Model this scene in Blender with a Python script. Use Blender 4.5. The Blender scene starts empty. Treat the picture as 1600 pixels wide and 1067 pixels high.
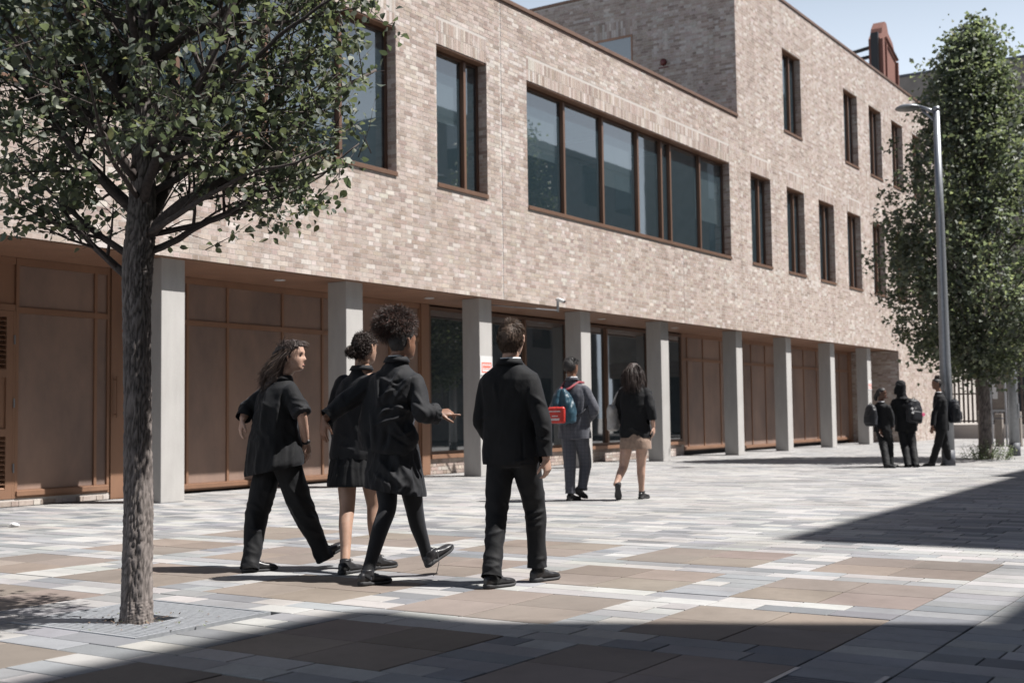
import bpy, bmesh, math, random
import numpy as np
from mathutils import Vector, Matrix, noise as mnoise

random.seed(7); RNG = np.random.default_rng(7)
SC = bpy.context.scene
COL = SC.collection
rad = math.radians

# ------------------------------------------------------------------ camera
# world: X runs along the school front (away from the camera), Y goes into the school, Z up; camera stands at the origin
CAM_F, CAM_YAW, CAM_PITCH, CAM_ROLL, CAM_H = 1923.91, 0.5826563, 0.0616021, -0.0135382, 1.08
def cam_axes():
    cy, sy = math.cos(CAM_YAW), math.sin(CAM_YAW); cp, sp = math.cos(CAM_PITCH), math.sin(CAM_PITCH)
    F = Vector((cy*cp, sy*cp, sp)); r = Vector((sy, -cy, 0)); u = r.cross(F)
    c, s = math.cos(CAM_ROLL), math.sin(CAM_ROLL)
    return c*r + s*u, -s*r + c*u, F
AXR, AXU, AXF = cam_axes()
cam_data = bpy.data.cameras.new('camera'); cam = bpy.data.objects.new('camera', cam_data); COL.objects.link(cam)
cam.matrix_world = Matrix(((AXR.x, AXU.x, -AXF.x, 0), (AXR.y, AXU.y, -AXF.y, 0), (AXR.z, AXU.z, -AXF.z, CAM_H), (0, 0, 0, 1)))
cam_data.sensor_width = 36; cam_data.lens = CAM_F*36/1600
cam_data.clip_end = 2000
cam_data.dof.use_dof = True; cam_data.dof.focus_distance = 7.9; cam_data.dof.aperture_fstop = 3.4
SC.camera = cam

# ------------------------------------------------------------------ light
SUN_EL = rad(57); SAX, SAY = 0.460, -0.888
world = bpy.data.worlds.new('World'); SC.world = world; world.use_nodes = True
nt = world.node_tree; nt.nodes.clear()
sky = nt.nodes.new('ShaderNodeTexSky'); sky.sky_type = 'NISHITA'; sky.sun_disc = False
sky.sun_elevation = SUN_EL; sky.sun_rotation = math.atan2(SAX, SAY)
sky.air_density = 1.0; sky.dust_density = 1.4; sky.ozone_density = 1.0; sky.altitude = 20
bg = nt.nodes.new('ShaderNodeBackground'); bg.inputs[1].default_value = 0.0385
wo = nt.nodes.new('ShaderNodeOutputWorld')
# summer haze: the sky pales evenly towards the horizon all round
geo = nt.nodes.new('ShaderNodeTexCoord'); sep = nt.nodes.new('ShaderNodeSeparateXYZ'); nt.links.new(geo.outputs['Generated'], sep.inputs[0])
hz = nt.nodes.new('ShaderNodeMapRange'); hz.interpolation_type = 'SMOOTHSTEP'; nt.links.new(sep.outputs[2], hz.inputs[0])
hz.inputs[1].default_value = .12; hz.inputs[2].default_value = .52; hz.inputs[3].default_value = .95; hz.inputs[4].default_value = 0.0
mixw = nt.nodes.new('ShaderNodeMix'); mixw.data_type = 'RGBA'; nt.links.new(hz.outputs[0], mixw.inputs[0]); nt.links.new(sky.outputs[0], mixw.inputs[6]); mixw.inputs[7].default_value = (13.4, 15.0, 17.0, 1)
nt.links.new(mixw.outputs[2], bg.inputs[0]); nt.links.new(bg.outputs[0], wo.inputs[0])
sl = bpy.data.lights.new('sun', 'SUN'); sl.energy = 5.0; sl.angle = rad(0.53); sl.color = (1.0, 0.965, 0.925)
sun = bpy.data.objects.new('sun', sl); COL.objects.link(sun)
to_sun = Vector((SAX*math.cos(SUN_EL), SAY*math.cos(SUN_EL), math.sin(SUN_EL)))
sun.rotation_euler = to_sun.to_track_quat('Z', 'Y').to_euler()
SC.view_settings.view_transform = 'Standard'; SC.view_settings.look = 'None'
SC.view_settings.exposure = 0.98; SC.view_settings.gamma = 1.0; SC.view_settings.use_curve_mapping = False
SC.render.engine = 'CYCLES'

# ------------------------------------------------------------------ helpers
def proj(P):
    v = Vector(P) - Vector((0, 0, CAM_H)); d = v.dot(AXF)
    return 800 + CAM_F*v.dot(AXR)/d, 533.5 - CAM_F*v.dot(AXU)/d, d

def tag(o, label=None, cat=None, group=None, kind=None):
    if label: o['label'] = label
    if cat: o['category'] = cat
    if group: o['group'] = group
    if kind: o['kind'] = kind
    return o

def empty(name, loc=(0, 0, 0), rz=0.0, parent=None):
    o = bpy.data.objects.new(name, None); COL.objects.link(o); o.location = loc; o.rotation_euler[2] = rz
    o.empty_display_size = 0.2
    if parent: o.parent = parent
    return o

def link(name, me, mat=None, parent=None, loc=None):
    o = bpy.data.objects.new(name, me); COL.objects.link(o)
    if mat is not None and len(me.materials) == 0: me.materials.append(mat)
    if parent: o.parent = parent
    if loc is not None: o.location = loc
    return o

class MB:
    """collects faces; build() makes ONE mesh object"""
    def __init__(s): s.v = []; s.f = []; s.m = []; s.c = []
    def face(s, pts, mi=0):
        i = len(s.v); s.v += [tuple(p) for p in pts]; s.f.append(tuple(range(i, i+len(pts)))); s.m.append(mi)
    def mesh(s, vs, fs, mi=0):
        i = len(s.v); s.v += [tuple(p) for p in vs]; s.f += [tuple(i+k for k in f) for f in fs]; s.m += [mi]*len(fs)
    def box(s, x0, x1, y0, y1, z0, z1, b=0.0, mi=0):
        if b <= 0:
            vs = [(x0,y0,z0),(x1,y0,z0),(x1,y1,z0),(x0,y1,z0),(x0,y0,z1),(x1,y0,z1),(x1,y1,z1),(x0,y1,z1)]
            s.mesh(vs, [(0,3,2,1),(4,5,6,7),(0,1,5,4),(1,2,6,5),(2,3,7,6),(3,0,4,7)], mi); return
        bm = bmesh.new(); bmesh.ops.create_cube(bm, size=1)
        for v in bm.verts: v.co = Vector(((x0+x1)/2+v.co.x*(x1-x0), (y0+y1)/2+v.co.y*(y1-y0), (z0+z1)/2+v.co.z*(z1-z0)))
        bmesh.ops.bevel(bm, geom=bm.edges[:], offset=b, segments=2, profile=.5, affect='EDGES')
        bm.verts.index_update(); s.mesh([v.co[:] for v in bm.verts], [[v.index for v in f.verts] for f in bm.faces], mi); bm.free()
    def tube(s, pts, r, n=8, mi=0, cap=True):
        pts = [Vector(p) for p in pts]; rs = r if hasattr(r, '__len__') else [r]*len(pts)
        rings = []; prev = None
        for k, p in enumerate(pts):
            t = (pts[min(k+1, len(pts)-1)] - pts[max(k-1, 0)])
            t = t.normalized() if t.length > 1e-9 else Vector((0, 0, 1))
            if prev is None:
                a = Vector((0, 0, 1)) if abs(t.z) < .9 else Vector((1, 0, 0)); x = t.cross(a).normalized()
            else: x = (prev - t*prev.dot(t)).normalized()
            prev = x; y = t.cross(x)
            rings.append([p + (x*math.cos(2*math.pi*j/n) + y*math.sin(2*math.pi*j/n))*rs[k] for j in range(n)])
        i0 = len(s.v); s.v += [tuple(q) for rg in rings for q in rg]
        for k in range(len(pts)-1):
            for j in range(n):
                s.f.append((i0+k*n+j, i0+k*n+(j+1)%n, i0+(k+1)*n+(j+1)%n, i0+(k+1)*n+j)); s.m.append(mi)
        if cap:
            s.f.append(tuple(i0+j for j in range(n))[::-1]); s.m.append(mi)
            s.f.append(tuple(i0+(len(pts)-1)*n+j for j in range(n))); s.m.append(mi)
    def build(s, name, mat, parent=None, smooth=False, loc=None):
        me = bpy.data.meshes.new(name); me.from_pydata(s.v, [], s.f)
        mats = mat if isinstance(mat, (list, tuple)) else [mat]
        for m in mats: me.materials.append(m)
        if len(mats) > 1: me.polygons.foreach_set('material_index', s.m)
        me.polygons.foreach_set('use_smooth', [smooth]*len(me.polygons))
        me.update()
        return link(name, me, None, parent, loc)

def np_mesh(name, V, F, col=None, smooth=False):
    """V (n,3), F (m,4) quads; col (n,3) point colours"""
    me = bpy.data.meshes.new(name)
    V = np.ascontiguousarray(V, np.float32); F = np.ascontiguousarray(F, np.int32); k = F.shape[1]
    me.vertices.add(len(V)); me.vertices.foreach_set('co', V.ravel())
    me.loops.add(F.size); me.loops.foreach_set('vertex_index', F.ravel())
    me.polygons.add(len(F)); me.polygons.foreach_set('loop_start', np.arange(0, F.size, k, dtype=np.int32))
    me.polygons.foreach_set('loop_total', np.full(len(F), k, np.int32))
    me.polygons.foreach_set('use_smooth', np.full(len(F), smooth))
    me.update(calc_edges=True); me.validate()
    if col is not None:
        a = me.attributes.new('col', 'FLOAT_COLOR', 'POINT')
        c = np.ones((len(V), 4), np.float32); c[:, :3] = col; a.data.foreach_set('color', c.ravel())
    return me

# ------------------------------------------------------------------ materials
def srgb(r, g, b):
    f = lambda c: ((c/255+.055)/1.055)**2.4 if c/255 > .04045 else c/255/12.92
    return (f(r), f(g), f(b), 1)
class NT:
    """small node-tree writer"""
    def __init__(s, name):
        s.mat = bpy.data.materials.new(name); s.mat.use_nodes = True; s.t = s.mat.node_tree; s.t.nodes.clear()
        s.out = s.t.nodes.new('ShaderNodeOutputMaterial'); s.b = s.t.nodes.new('ShaderNodeBsdfPrincipled')
        s.t.links.new(s.b.outputs[0], s.out.inputs[0])
    def n(s, typ, **kw):
        nd = s.t.nodes.new('ShaderNode'+typ)
        for k, v in kw.items():
            if hasattr(nd, k): setattr(nd, k, v)
            else: nd.inputs[k.replace('_', ' ')].default_value = v
        return nd
    def l(s, a, b): s.t.links.new(a, b)
    def coords(s, scale=(1, 1, 1), kind='Object'):
        tc = s.n('TexCoord'); mp = s.n('Mapping'); mp.inputs['Scale'].default_value = scale
        s.l(tc.outputs[kind], mp.inputs[0]); return mp.outputs[0]
    def noise(s, scale, vec=None, detail=4, rough=.55, dist=0):
        nd = s.n('TexNoise'); nd.inputs['Scale'].default_value = scale; nd.inputs['Detail'].default_value = detail
        nd.inputs['Roughness'].default_value = rough; nd.inputs['Distortion'].default_value = dist
        if vec is not None: s.l(vec, nd.inputs['Vector'])
        return nd.outputs[0]
    def ramp(s, fac, stops):
        r = s.n('ValToRGB'); s.l(fac, r.inputs[0]); e = r.color_ramp.elements
        while len(e) < len(stops): e.new(.5)
        for q, (p, c) in zip(e, stops): q.position = p; q.color = c if len(c) == 4 else (*c, 1)
        return r.outputs[0]
    def mix(s, fac, a, b, blend='MIX'):
        m = s.n('Mix', data_type='RGBA', blend_type=blend)
        for sock, v in ((m.inputs[0], fac), (m.inputs[6], a), (m.inputs[7], b)):
            if hasattr(v, 'is_linked'): s.l(v, sock)
            else: sock.default_value = v
        return m.outputs[2]
    def math(s, op, a, b=0.0):
        m = s.n('Math', operation=op)
        for sock, v in ((m.inputs[0], a), (m.inputs[1], b)):
            if hasattr(v, 'is_linked'): s.l(v, sock)
            else: sock.default_value = v
        return m.outputs[0]
    def bump(s, h, strength=.3, dist=.01):
        b = s.n('Bump'); b.inputs['Strength'].default_value = strength; b.inputs['Distance'].default_value = dist
        s.l(h, b.inputs['Height']); s.l(b.outputs[0], s.b.inputs['Normal'])
    def set(s, **kw):
        for k, v in kw.items():
            k = k.replace('_', ' ')
            if hasattr(v, 'is_linked'): s.l(v, s.b.inputs[k])
            else: s.b.inputs[k].default_value = v
        return s.mat

def mat_plain(name, col, rough=.6, metal=0., nscale=30., var=.12, bump=.0, bd=.002, spec=.5):
    t = NT(name); v = t.coords(); nz = t.noise(nscale, v)
    lo = tuple(c*(1-var) for c in col[:3])+(1,); hi = tuple(min(1, c*(1+var)) for c in col[:3])+(1,)
    t.set(Base_Color=t.ramp(nz, [(.3, lo), (.7, hi)]), Roughness=rough, Metallic=metal, Specular_IOR_Level=spec)
    if bump: t.bump(nz, bump, bd)
    return t.mat

def mat_attr_stone(name, speck=.18, rough=.78, sscale=260., stain=.16):
    t = NT(name); at = t.n('Attribute', attribute_name='col'); v = t.coords()
    sp = t.noise(sscale, v, 2, .7); big = t.noise(1.3, v, 5, .6); mid = t.noise(9, v, 4, .6)
    c = t.mix(1.0, at.outputs[0], t.ramp(sp, [(.3, (1-speck,)*3), (.72, (1+speck*.6,)*3)]), 'MULTIPLY')
    c = t.mix(1.0, c, t.ramp(big, [(.3, (1-stain,)*3), (.65, (1.03,)*3)]), 'MULTIPLY')
    c = t.mix(1.0, c, t.ramp(mid, [(.28, (1-stain*.6,)*3), (.5, (1.0,)*3)]), 'MULTIPLY')
    vo = t.n('TexVoronoi'); vo.inputs['Scale'].default_value = 1.9; t.l(v, vo.inputs['Vector'])          # trodden gum and drips
    c = t.mix(t.ramp(vo.outputs['Distance'], [(.016, (.5, .5, .5)), (.030, (0, 0, 0))]), c, (.09, .088, .085, 1))
    st = t.noise(.55, v, 6, .68, .7); c = t.mix(1.0, c, t.ramp(st, [(.40, (.84, .83, .82)), (.55, (1.0, 1.0, 1.0))]), 'MULTIPLY')
    t.set(Base_Color=c, Roughness=rough, Specular_IOR_Level=.35); t.bump(sp, .25, .0015)
    return t.mat

M = {}
def mat_brick():
    t = NT('brick'); at = t.n('Attribute', attribute_name='col'); v = t.coords()
    n1 = t.noise(24, v, 5, .65); n2 = t.noise(120, v, 3, .7)
    c = t.mix(1.0, at.outputs[0], t.ramp(n1, [(.28, (.80, .78, .76)), (.68, (1.10, 1.10, 1.10))]), 'MULTIPLY')
    sk = t.noise(1.0, t.coords((3.2, 3.2, .22)), 5, .65); c = t.mix(1.0, c, t.ramp(sk, [(.32, (.84, .83, .82)), (.56, (1.03, 1.03, 1.03))]), 'MULTIPLY')   # rain streaks
    # lime bloom with a shape of its own
    bl = t.noise(3.2, v, 7, .72, .8)
    c = t.mix(t.ramp(bl, [(.56, (0, 0, 0)), (.72, (.7, .7, .7))]), c, (.46, .43, .40, 1))
    t.set(Base_Color=c, Roughness=.9, Specular_IOR_Level=.2); t.bump(n2, .5, .003)
    return t.mat
M['brick'] = mat_brick()
M['mortar'] = mat_plain('mortar', (.440, .410, .384), .95, 0, 60, .14, .4, .002, .2)
M['paver'] = mat_attr_stone('granite_paver')
M['bed'] = mat_plain('joint_sand', (.030, .028, .027), .95, 0, 40, .3)
M['ground'] = mat_plain('ground_far', (.30, .29, .28), .9, 0, 2, .15)
def mat_concrete():
    t = NT('concrete'); v = t.coords(); vs = t.coords((1.2, 1.2, .35))
    a = t.noise(3, vs, 6, .6); b = t.noise(70, v, 3, .6)
    c = t.ramp(a, [(.25, (.318, .308, .296)), (.55, (.378, .367, .354)), (.8, (.420, .409, .396))])
    c = t.mix(1.0, c, t.ramp(b, [(.3, (.92, .92, .92)), (.7, (1.05, 1.05, 1.05))]), 'MULTIPLY')
    pit = t.n('TexVoronoi'); pit.inputs['Scale'].default_value = 22; t.l(v, pit.inputs['Vector'])
    c = t.mix(t.ramp(pit.outputs['Distance'], [(.03, (.5, .5, .5)), (.07, (0, 0, 0))]), c, (.16, .155, .15, 1))
    t.set(Base_Color=c, Roughness=.8, Specular_IOR_Level=.3); t.bump(b, .15, .002); return t.mat
M['concrete'] = mat_concrete()
def mat_bronze(name, col, rough=.42, metal=.35):
    t = NT(name); v = t.coords((1, 1, .25)); a = t.noise(2.2, v, 5, .6); b = t.noise(40, t.coords(), 3, .6)
    c = t.mix(1.0, (*col, 1), t.ramp(a, [(.25, (.82, .82, .84)), (.75, (1.15, 1.13, 1.1))]), 'MULTIPLY')
    r = t.ramp(b, [(.3, (rough-.06,)*3), (.7, (rough+.1,)*3)])
    t.set(Base_Color=c, Metallic=metal, Roughness=r); return t.mat
M['bronze'] = mat_bronze('bronze_frame', (.270, .155, .100))
M['bronze_mid'] = mat_bronze('bronze_mullion', (.175, .106, .074))
M['bronze_dark'] = mat_bronze('bronze_window_frame', (.125, .075, .053))
M['bronze_soffit'] = mat_bronze('bronze_soffit', (.27, .150, .098), .5, .2)
def mat_mesh_panel():
    t = NT('perforated_bronze'); v = t.coords()
    vo = t.n('TexVoronoi'); vo.inputs['Scale'].default_value = 160; vo.inputs['Randomness'].default_value = 0; t.l(v, vo.inputs['Vector'])
    big = t.noise(1.1, t.coords((1, 1, .5)), 5, .65)
    c = t.ramp(vo.outputs['Distance'], [(.25, (.078, .060, .053)), (.42, (.238, .168, .136))])
    c = t.mix(1.0, c, t.ramp(big, [(.3, (.72, .74, .78)), (.7, (1.3, 1.25, 1.2))]), 'MULTIPLY')
    t.set(Base_Color=c, Metallic=.25, Roughness=.62); return t.mat
M['mesh_panel'] = mat_mesh_panel()
def mat_glass(name, col, ior=1.75, rough=.02, see=0.):
    t = NT(name); v = t.coords(); w = t.noise(.9, v, 2, .5)
    t.set(Base_Color=(*col, 1), Roughness=rough, IOR=ior, Specular_IOR_Level=.6, Coat_Weight=.6, Coat_Roughness=.01)
    t.bump(w, .05, .02)
    if see:
        tr = t.n('BsdfTransparent'); tr.inputs[0].default_value = (.72, .82, .86, 1); mx = t.n('MixShader'); mx.inputs[0].default_value = see
        t.l(t.b.outputs[0], mx.inputs[1]); t.l(tr.outputs[0], mx.inputs[2]); t.l(mx.outputs[0], t.out.inputs[0])
    return t.mat
M['glass'] = mat_glass('window_glass', (.030, .050, .062), 2.8, .02, .30)
M['glass_dark'] = mat_glass('shop_glass', (.030, .040, .046), 2.2)
M['steel'] = mat_plain('galvanised_steel', (.25, .262, .28), .42, .55, 14, .10)
M['steel_dark'] = mat_plain('dark_band', (.07, .075, .09), .6, 0, 10, .15)
M['black_metal'] = mat_plain('black_metal', (.018, .018, .02), .5, .2, 20, .2)
M['white'] = mat_plain('white_plastic', (.55, .55, .55), .5, 0, 10, .04)
M['red'] = mat_plain('red_paint', (.11, .022, .02), .5, 0, 10, .08)
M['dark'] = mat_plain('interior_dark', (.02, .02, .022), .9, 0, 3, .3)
M['blind'] = mat_plain('roller_blind', (.42, .43, .43), .9, 0, 4, .06)
M['room'] = mat_plain('room_wall', (.20, .21, .21), .9, 0, 3, .12)
M['roof'] = mat_plain('roof_felt', (.12, .12, .12), .9, 0, 5, .2)
# ================================================================== ground and paving
g = MB(); g.face([(-300, -300, -.05), (400, -300, -.05), (400, 400, -.05), (-300, 400, -.05)])
tag(g.build('ground', M['ground']), kind='structure')
b = MB(); b.face([(-3, -9, -.022), (70, -9, -.022), (70, 14.6, -.022), (-3, 14.6, -.022)])
pavement = tag(b.build('pavement', M['bed']), kind='structure')

CP = .1943                                    # course pitch along X
ROW0, ROWP = 4.17, 7*CP                        # slab rows: five courses of slab, two of setts
COL0, COLP, SLB, GAPW = 1.945, 1.512, .540, .432
GRATE = (4.165, 5.125, 5.03, 6.06)             # tree pit
DRAIN_X = 5.115
pv = []                                        # (x0,x1,y0,y1,kind)
def visible(x, y):
    X, Y, d = proj((x, y, 0))
    if (Vector((x, y, 0))-Vector((0, 0, CAM_H))).dot(AXF) < 2.2: return False
    return -330 < X < 1930 and Y < 1330
def course(x0, x1, y0, y1, rl=(.26, .52)):
    y = y0
    while y < y1-.02:
        L = random.uniform(*rl); e = y+L
        if y1-e < .18: e = y1
        pv.append((x0, x1, y, min(e, y1), 's')); y = e
nrow = range(-2, 4)
X_END = ROW0+4*ROWP-2*CP                       # slabs stop here
i = 0; x = ROW0-2*ROWP
while x < 62:
    r = (i % 7); j = -2+i//7; x1 = x+CP
    # right of the long joints
    pend = COL0-.415
    ystart = -9 if x < 12 else -2
    course(x, x1, ystart+random.uniform(0, .3), pend)
    if x1 <= X_END+.01:
        if x1 > DRAIN_X+.02 or x1 < 3.2: pv.append((x, x1, pend, COL0, 's'))
        if r < 5:                              # slab row: setts only in the gaps between blocks
            for k in range(0, 5):
                a = COL0+k*COLP+2*SLB; e = a+GAPW
                if GRATE[0]-.1 < x < GRATE[1] and k in (1, 2): pass
                if random.random() < .45:
                    m_ = a+GAPW*random.uniform(.4, .6); pv.append((x, x1, a, m_, 's')); pv.append((x, x1, m_, e, 's'))
                else: pv.append((x, x1, a, e, 's'))
            course(x, x1, COL0+5*COLP, 14.4)
            if r == 0:
                for k in range(0, 5):
                    if j == 0 and k == 2: continue   # the tree grate sits here
                    for q in range(2):
                        for s_ in range(2):
                            ya = COL0+k*COLP+q*SLB
                            pv.append((x+s_*2.5*CP, x+(s_+1)*2.5*CP, ya, ya+SLB, 'b'))
        else: course(x, x1, COL0, 14.4)
    else:
        course(x, x1, pend, 14.4)
    x = x1; i += 1
def outside_holes(p):
    x0, x1, y0, y1, k = p; cx, cy = (x0+x1)/2, (y0+y1)/2
    if GRATE[0] < cx < GRATE[1] and GRATE[2] < cy < GRATE[3]: return False
    return visible(cx, cy)
pv = [p for p in pv if outside_holes(p)]
J = .0046
P = np.array([[p[0]+J, p[1]-J, p[2]+J, p[3]-J] for p in pv]); kind = np.array([p[4] for p in pv])
n = len(P)
white = np.array([.330, .324, .318]); grey = np.array([.234, .238, .245]); dark = np.array([.168, .175, .186]); brown = np.array([.192, .162, .141])
u = RNG.random(n); cols = np.where((u < np.where(P[:, 0] < 9.6, .42, .52))[:, None], white, np.where((u < .86)[:, None], grey, dark))
cols = np.where((kind == 'b')[:, None], brown, cols)
cols = cols*(1+RNG.normal(0, .075, (n, 1)))*(1+RNG.normal(0, .012, (n, 3)))*(1+RNG.normal(0, .010, (n, 1))*np.array([1, 0, -1]))
far = np.clip((P[:, 0]-9)/6, 0, 1)[:, None]                                  # away from the slabs the field is paler granite
lum = cols.mean(1, keepdims=True); cols = np.where((kind == 's')[:, None], cols+(np.array([.345, .337, .328])-cols)*far*.30, cols)
zt = RNG.normal(0, .0009, n)
def paver_arrays(P, zt, cols):
    m = len(P); B = .0022
    x0, x1, y0, y1 = P.T; V = np.zeros((m, 12, 3))
    for k, (dx, dz) in enumerate(((0, -.03), (0, -B), (B, 0))):
        xs = (x0+dx, x1-dx, x1-dx, x0+dx); ys = (y0+dx, y0+dx, y1-dx, y1-dx)
        for q in range(4): V[:, k*4+q, 0] = xs[q]; V[:, k*4+q, 1] = ys[q]; V[:, k*4+q, 2] = zt+dz
    f = [(8, 9, 10, 11)]
    for k in (0, 4):
        for q in range(4): f.append((k+q, k+(q+1) % 4, k+4+(q+1) % 4, k+4+q))
    F = (np.array(f)[None]+np.arange(m)[:, None, None]*12).reshape(-1, 4)
    return V.reshape(-1, 3), F, np.repeat(cols, 12, 0)
size = np.zeros(n)
for k, p in enumerate(P):
    c = (.5*(p[0]+p[1]), .5*(p[2]+p[3]), 0); X, Y, d = proj(c)
    if -20 < X < 1620 and 560 < Y < 1090: size[k] = (p[1]-p[0])*(p[3]-p[2])/d**3
own = np.zeros(n, bool)
for kd, lim in (('b', 90), ('s', 210)):
    ii = np.where(kind == kd)[0]; ii = ii[np.argsort(-size[ii])][:lim]; own[ii[size[ii] > 0]] = True
V, F, C = paver_arrays(P[~own], zt[~own], cols[~own])
tag(link('granite_setts', np_mesh('granite_setts', V, F, C), M['paver'], pavement), kind='stuff')
for k in np.where(own)[0]:
    V, F, C = paver_arrays(P[k:k+1], zt[k:k+1], cols[k:k+1])
    nm = 'paving_slab' if kind[k] == 'b' else 'granite_sett'
    link(nm, np_mesh(nm, V, F, C), M['paver'], pavement)

# ------------------------------------------------------------------ tree grate: two steel halves of long bars round a square hole
tgx0, tgx1, tgy0, tgy1 = GRATE
M['grate'] = mat_plain('grate_steel', (.30, .315, .335), .5, .35, 25, .15)
M['soil'] = mat_plain('pit_soil', (.055, .042, .032), .95, 0, 45, .4, .6, .01)
gr = empty('tree_grate', (tgx0, tgy0, 0)); tag(gr, 'square grey steel tree grate of narrow bars round the near tree trunk', 'tree grate')
HX0, HX1, HY0, HY1 = .30, .56, .30, .62          # hole round the trunk, in grate coordinates
W, D = tgx1-tgx0, tgy1-tgy0
mb = MB()
for a in ((.004, .022, .004, D-.004), (W-.022, W-.004, .004, D-.004), (.022, W-.022, .004, .02), (.022, W-.022, D-.02, D-.004), (HX0-.015, HX1+.015, HY0-.015, HY0), (HX0-.015, HX1+.015, HY1, HY1+.015)):
    mb.box(a[0], a[1], a[2], a[3], -.03, .004)
mb.build('frame', M['grate'], gr)
mb = MB(); nb = 30; st = (W-.05)/nb
for k in range(nb):
    xa = .026+k*st; xb = xa+st*.76
    if xb > HX0 and xa < HX1: mb.box(xa, xb, .02, HY0-.015, -.028, .001); mb.box(xa, xb, HY1+.015, D-.02, -.028, .001)
    else: mb.box(xa, xb, .02, D-.02, -.028, .001)
tag(mb.build('bars', M['grate'], gr), kind='stuff')
mb = MB(); mb.face([(0, 0, -.045), (W, 0, -.045), (W, D, -.045), (0, D, -.045)]); mb.build('soil', M['soil'], gr)
# dry leaves and little weeds caught round the trunk
M['litter_leaf'] = mat_plain('dry_leaf', (.15, .10, .07), .8, 0, 30, .45)
M['weed'] = mat_plain('weed_green', (.09, .11, .04), .7, 0, 30, .3)
mb = MB()
for k in range(150):
    a = random.uniform(0, 2*math.pi); rr = random.choice([random.uniform(.10, .17), random.uniform(.12, .40)])
    c = Vector((4.545+math.cos(a)*rr, 5.46+math.sin(a)*rr*1.15, random.uniform(.006, .028) if rr < .19 else .008))
    s_ = random.uniform(.005, .012); t = random.uniform(0, 6.28); e = Vector((math.cos(t), math.sin(t), random.uniform(-.3, .7)))*s_; f_ = Vector((-math.sin(t), math.cos(t), random.uniform(-.3, .5)))*s_*.6
    mb.face([c-e, c+f_, c+e, c-f_], 0 if random.random() < .75 else 1)
tag(mb.build('leaf_litter', [M['litter_leaf'], M['weed']]), 'brown dry leaves and weeds gathered round the foot of the near tree', 'leaf litter', kind='stuff')
# ------------------------------------------------------------------ slot drain at the bottom right
dr = empty('drain_grate', (3.2, COL0-.415, 0)); tag(dr, 'dark ribbed drain grate with pale metal edges at the bottom right', 'drain grate')
DW, DL = .415, DRAIN_X-3.2
for ya in (.004, DW-.03):
    mb = MB(); mb.box(.003, DL-.003, ya, ya+.026, -.03, .003, .002); mb.build('edge_rail', M['steel'], dr)
mb = MB()
for k in range(int(DL/.034)):
    mb.box(.008+k*.034, .008+k*.034+.02, .034, DW-.034, -.03, -.001)
tag(mb.build('bars', M['steel_dark'], dr), kind='stuff')

# ------------------------------------------------------------------ crumpled paper near the wall
bm = bmesh.new(); bmesh.ops.create_icosphere(bm, subdivisions=3, radius=.040)
for v in bm.verts:
    v.co *= 1+.5*mnoise.noise(v.co*26); v.co.z *= .6; v.co.x *= 1.3
    v.co.z = max(v.co.z, -.022)
me = bpy.data.meshes.new('crumpled_paper'); bm.to_mesh(me); bm.free()
o = link('crumpled_paper', me, M['white'], None, (8.02, 11.6, .024)); tag(o, 'crumpled white paper litter lying on the paving at the far left', 'litter')
# ================================================================== the school
YF, YC, YW, YG = 12.80, 13.05, 14.55, 13.025       # brick face, column face, bronze wall, window glass
ZS, ZLOW, ZHIGH = 3.29, 9.025, 13.16                # soffit, low parapet, high parapet
XA, XSTEP, XEND, XARC = 3.0, 30.53, 50.9, 44.8      # wall start, step up to the high block, wall end, end of arcade
SILL1, HEAD1, SILL2, HEAD2 = 5.147, 7.68, 9.285, 11.77
school = empty('school_building', (XA, YF, 0))
tag(school, 'long school building of pale mixed brick with bronze windows above a row of columns', 'building')
def sch(o):                                         # keep world coordinates while parenting
    o.parent = school; o.location = Vector(o.location)-Vector(school.location); return o
win_low = [(6.15, 15.99), (17.12, 18.68), (20.06, 29.92)]+[(31.33+2.71*k, 32.79+2.71*k-.015*k) for k in range(7)]
win_high = [(33.96, 35.45), (39.43, 40.86), (42.14, 43.57), (44.82, 46.22), (47.53, 48.93)]
openings = [(a, b_, SILL1, HEAD1) for a, b_ in win_low]+[(a, b_, SILL2, HEAD2) for a, b_ in win_high]
SOLD = .45
BM, ZM = .2250, .0752
PAL = np.array([[.530, .462, .412], [.470, .398, .350], [.400, .330, .285], [.570, .508, .460], [.330, .268, .234], [.625, .585, .540]])
PAL = np.concatenate([PAL[:5].mean(0)+.78*(PAL[:5]-PAL[:5].mean(0)), PAL[5:]])*.77*np.array([1.01, .985, .995])
PRB = np.array([.28, .25, .16, .17, .07, .07])
def patch(u, z):
    return mnoise.noise(Vector((u*.55, z*.9, 3.3)))+.6*mnoise.noise(Vector((u*1.7+z*.8, z*2.3, 9.1)))
def brick_col(u, z):
    p = PRB.copy(); k = patch(u, z); p[5] += max(0, k-.12)*.9; p[3] += max(0, k)*.4; p[2] += max(0, -k)*.3
    return PAL[RNG.choice(6, p=p/p.sum())]*(1+RNG.normal(0, .045))*(1+RNG.normal(0, .014, 3))
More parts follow.
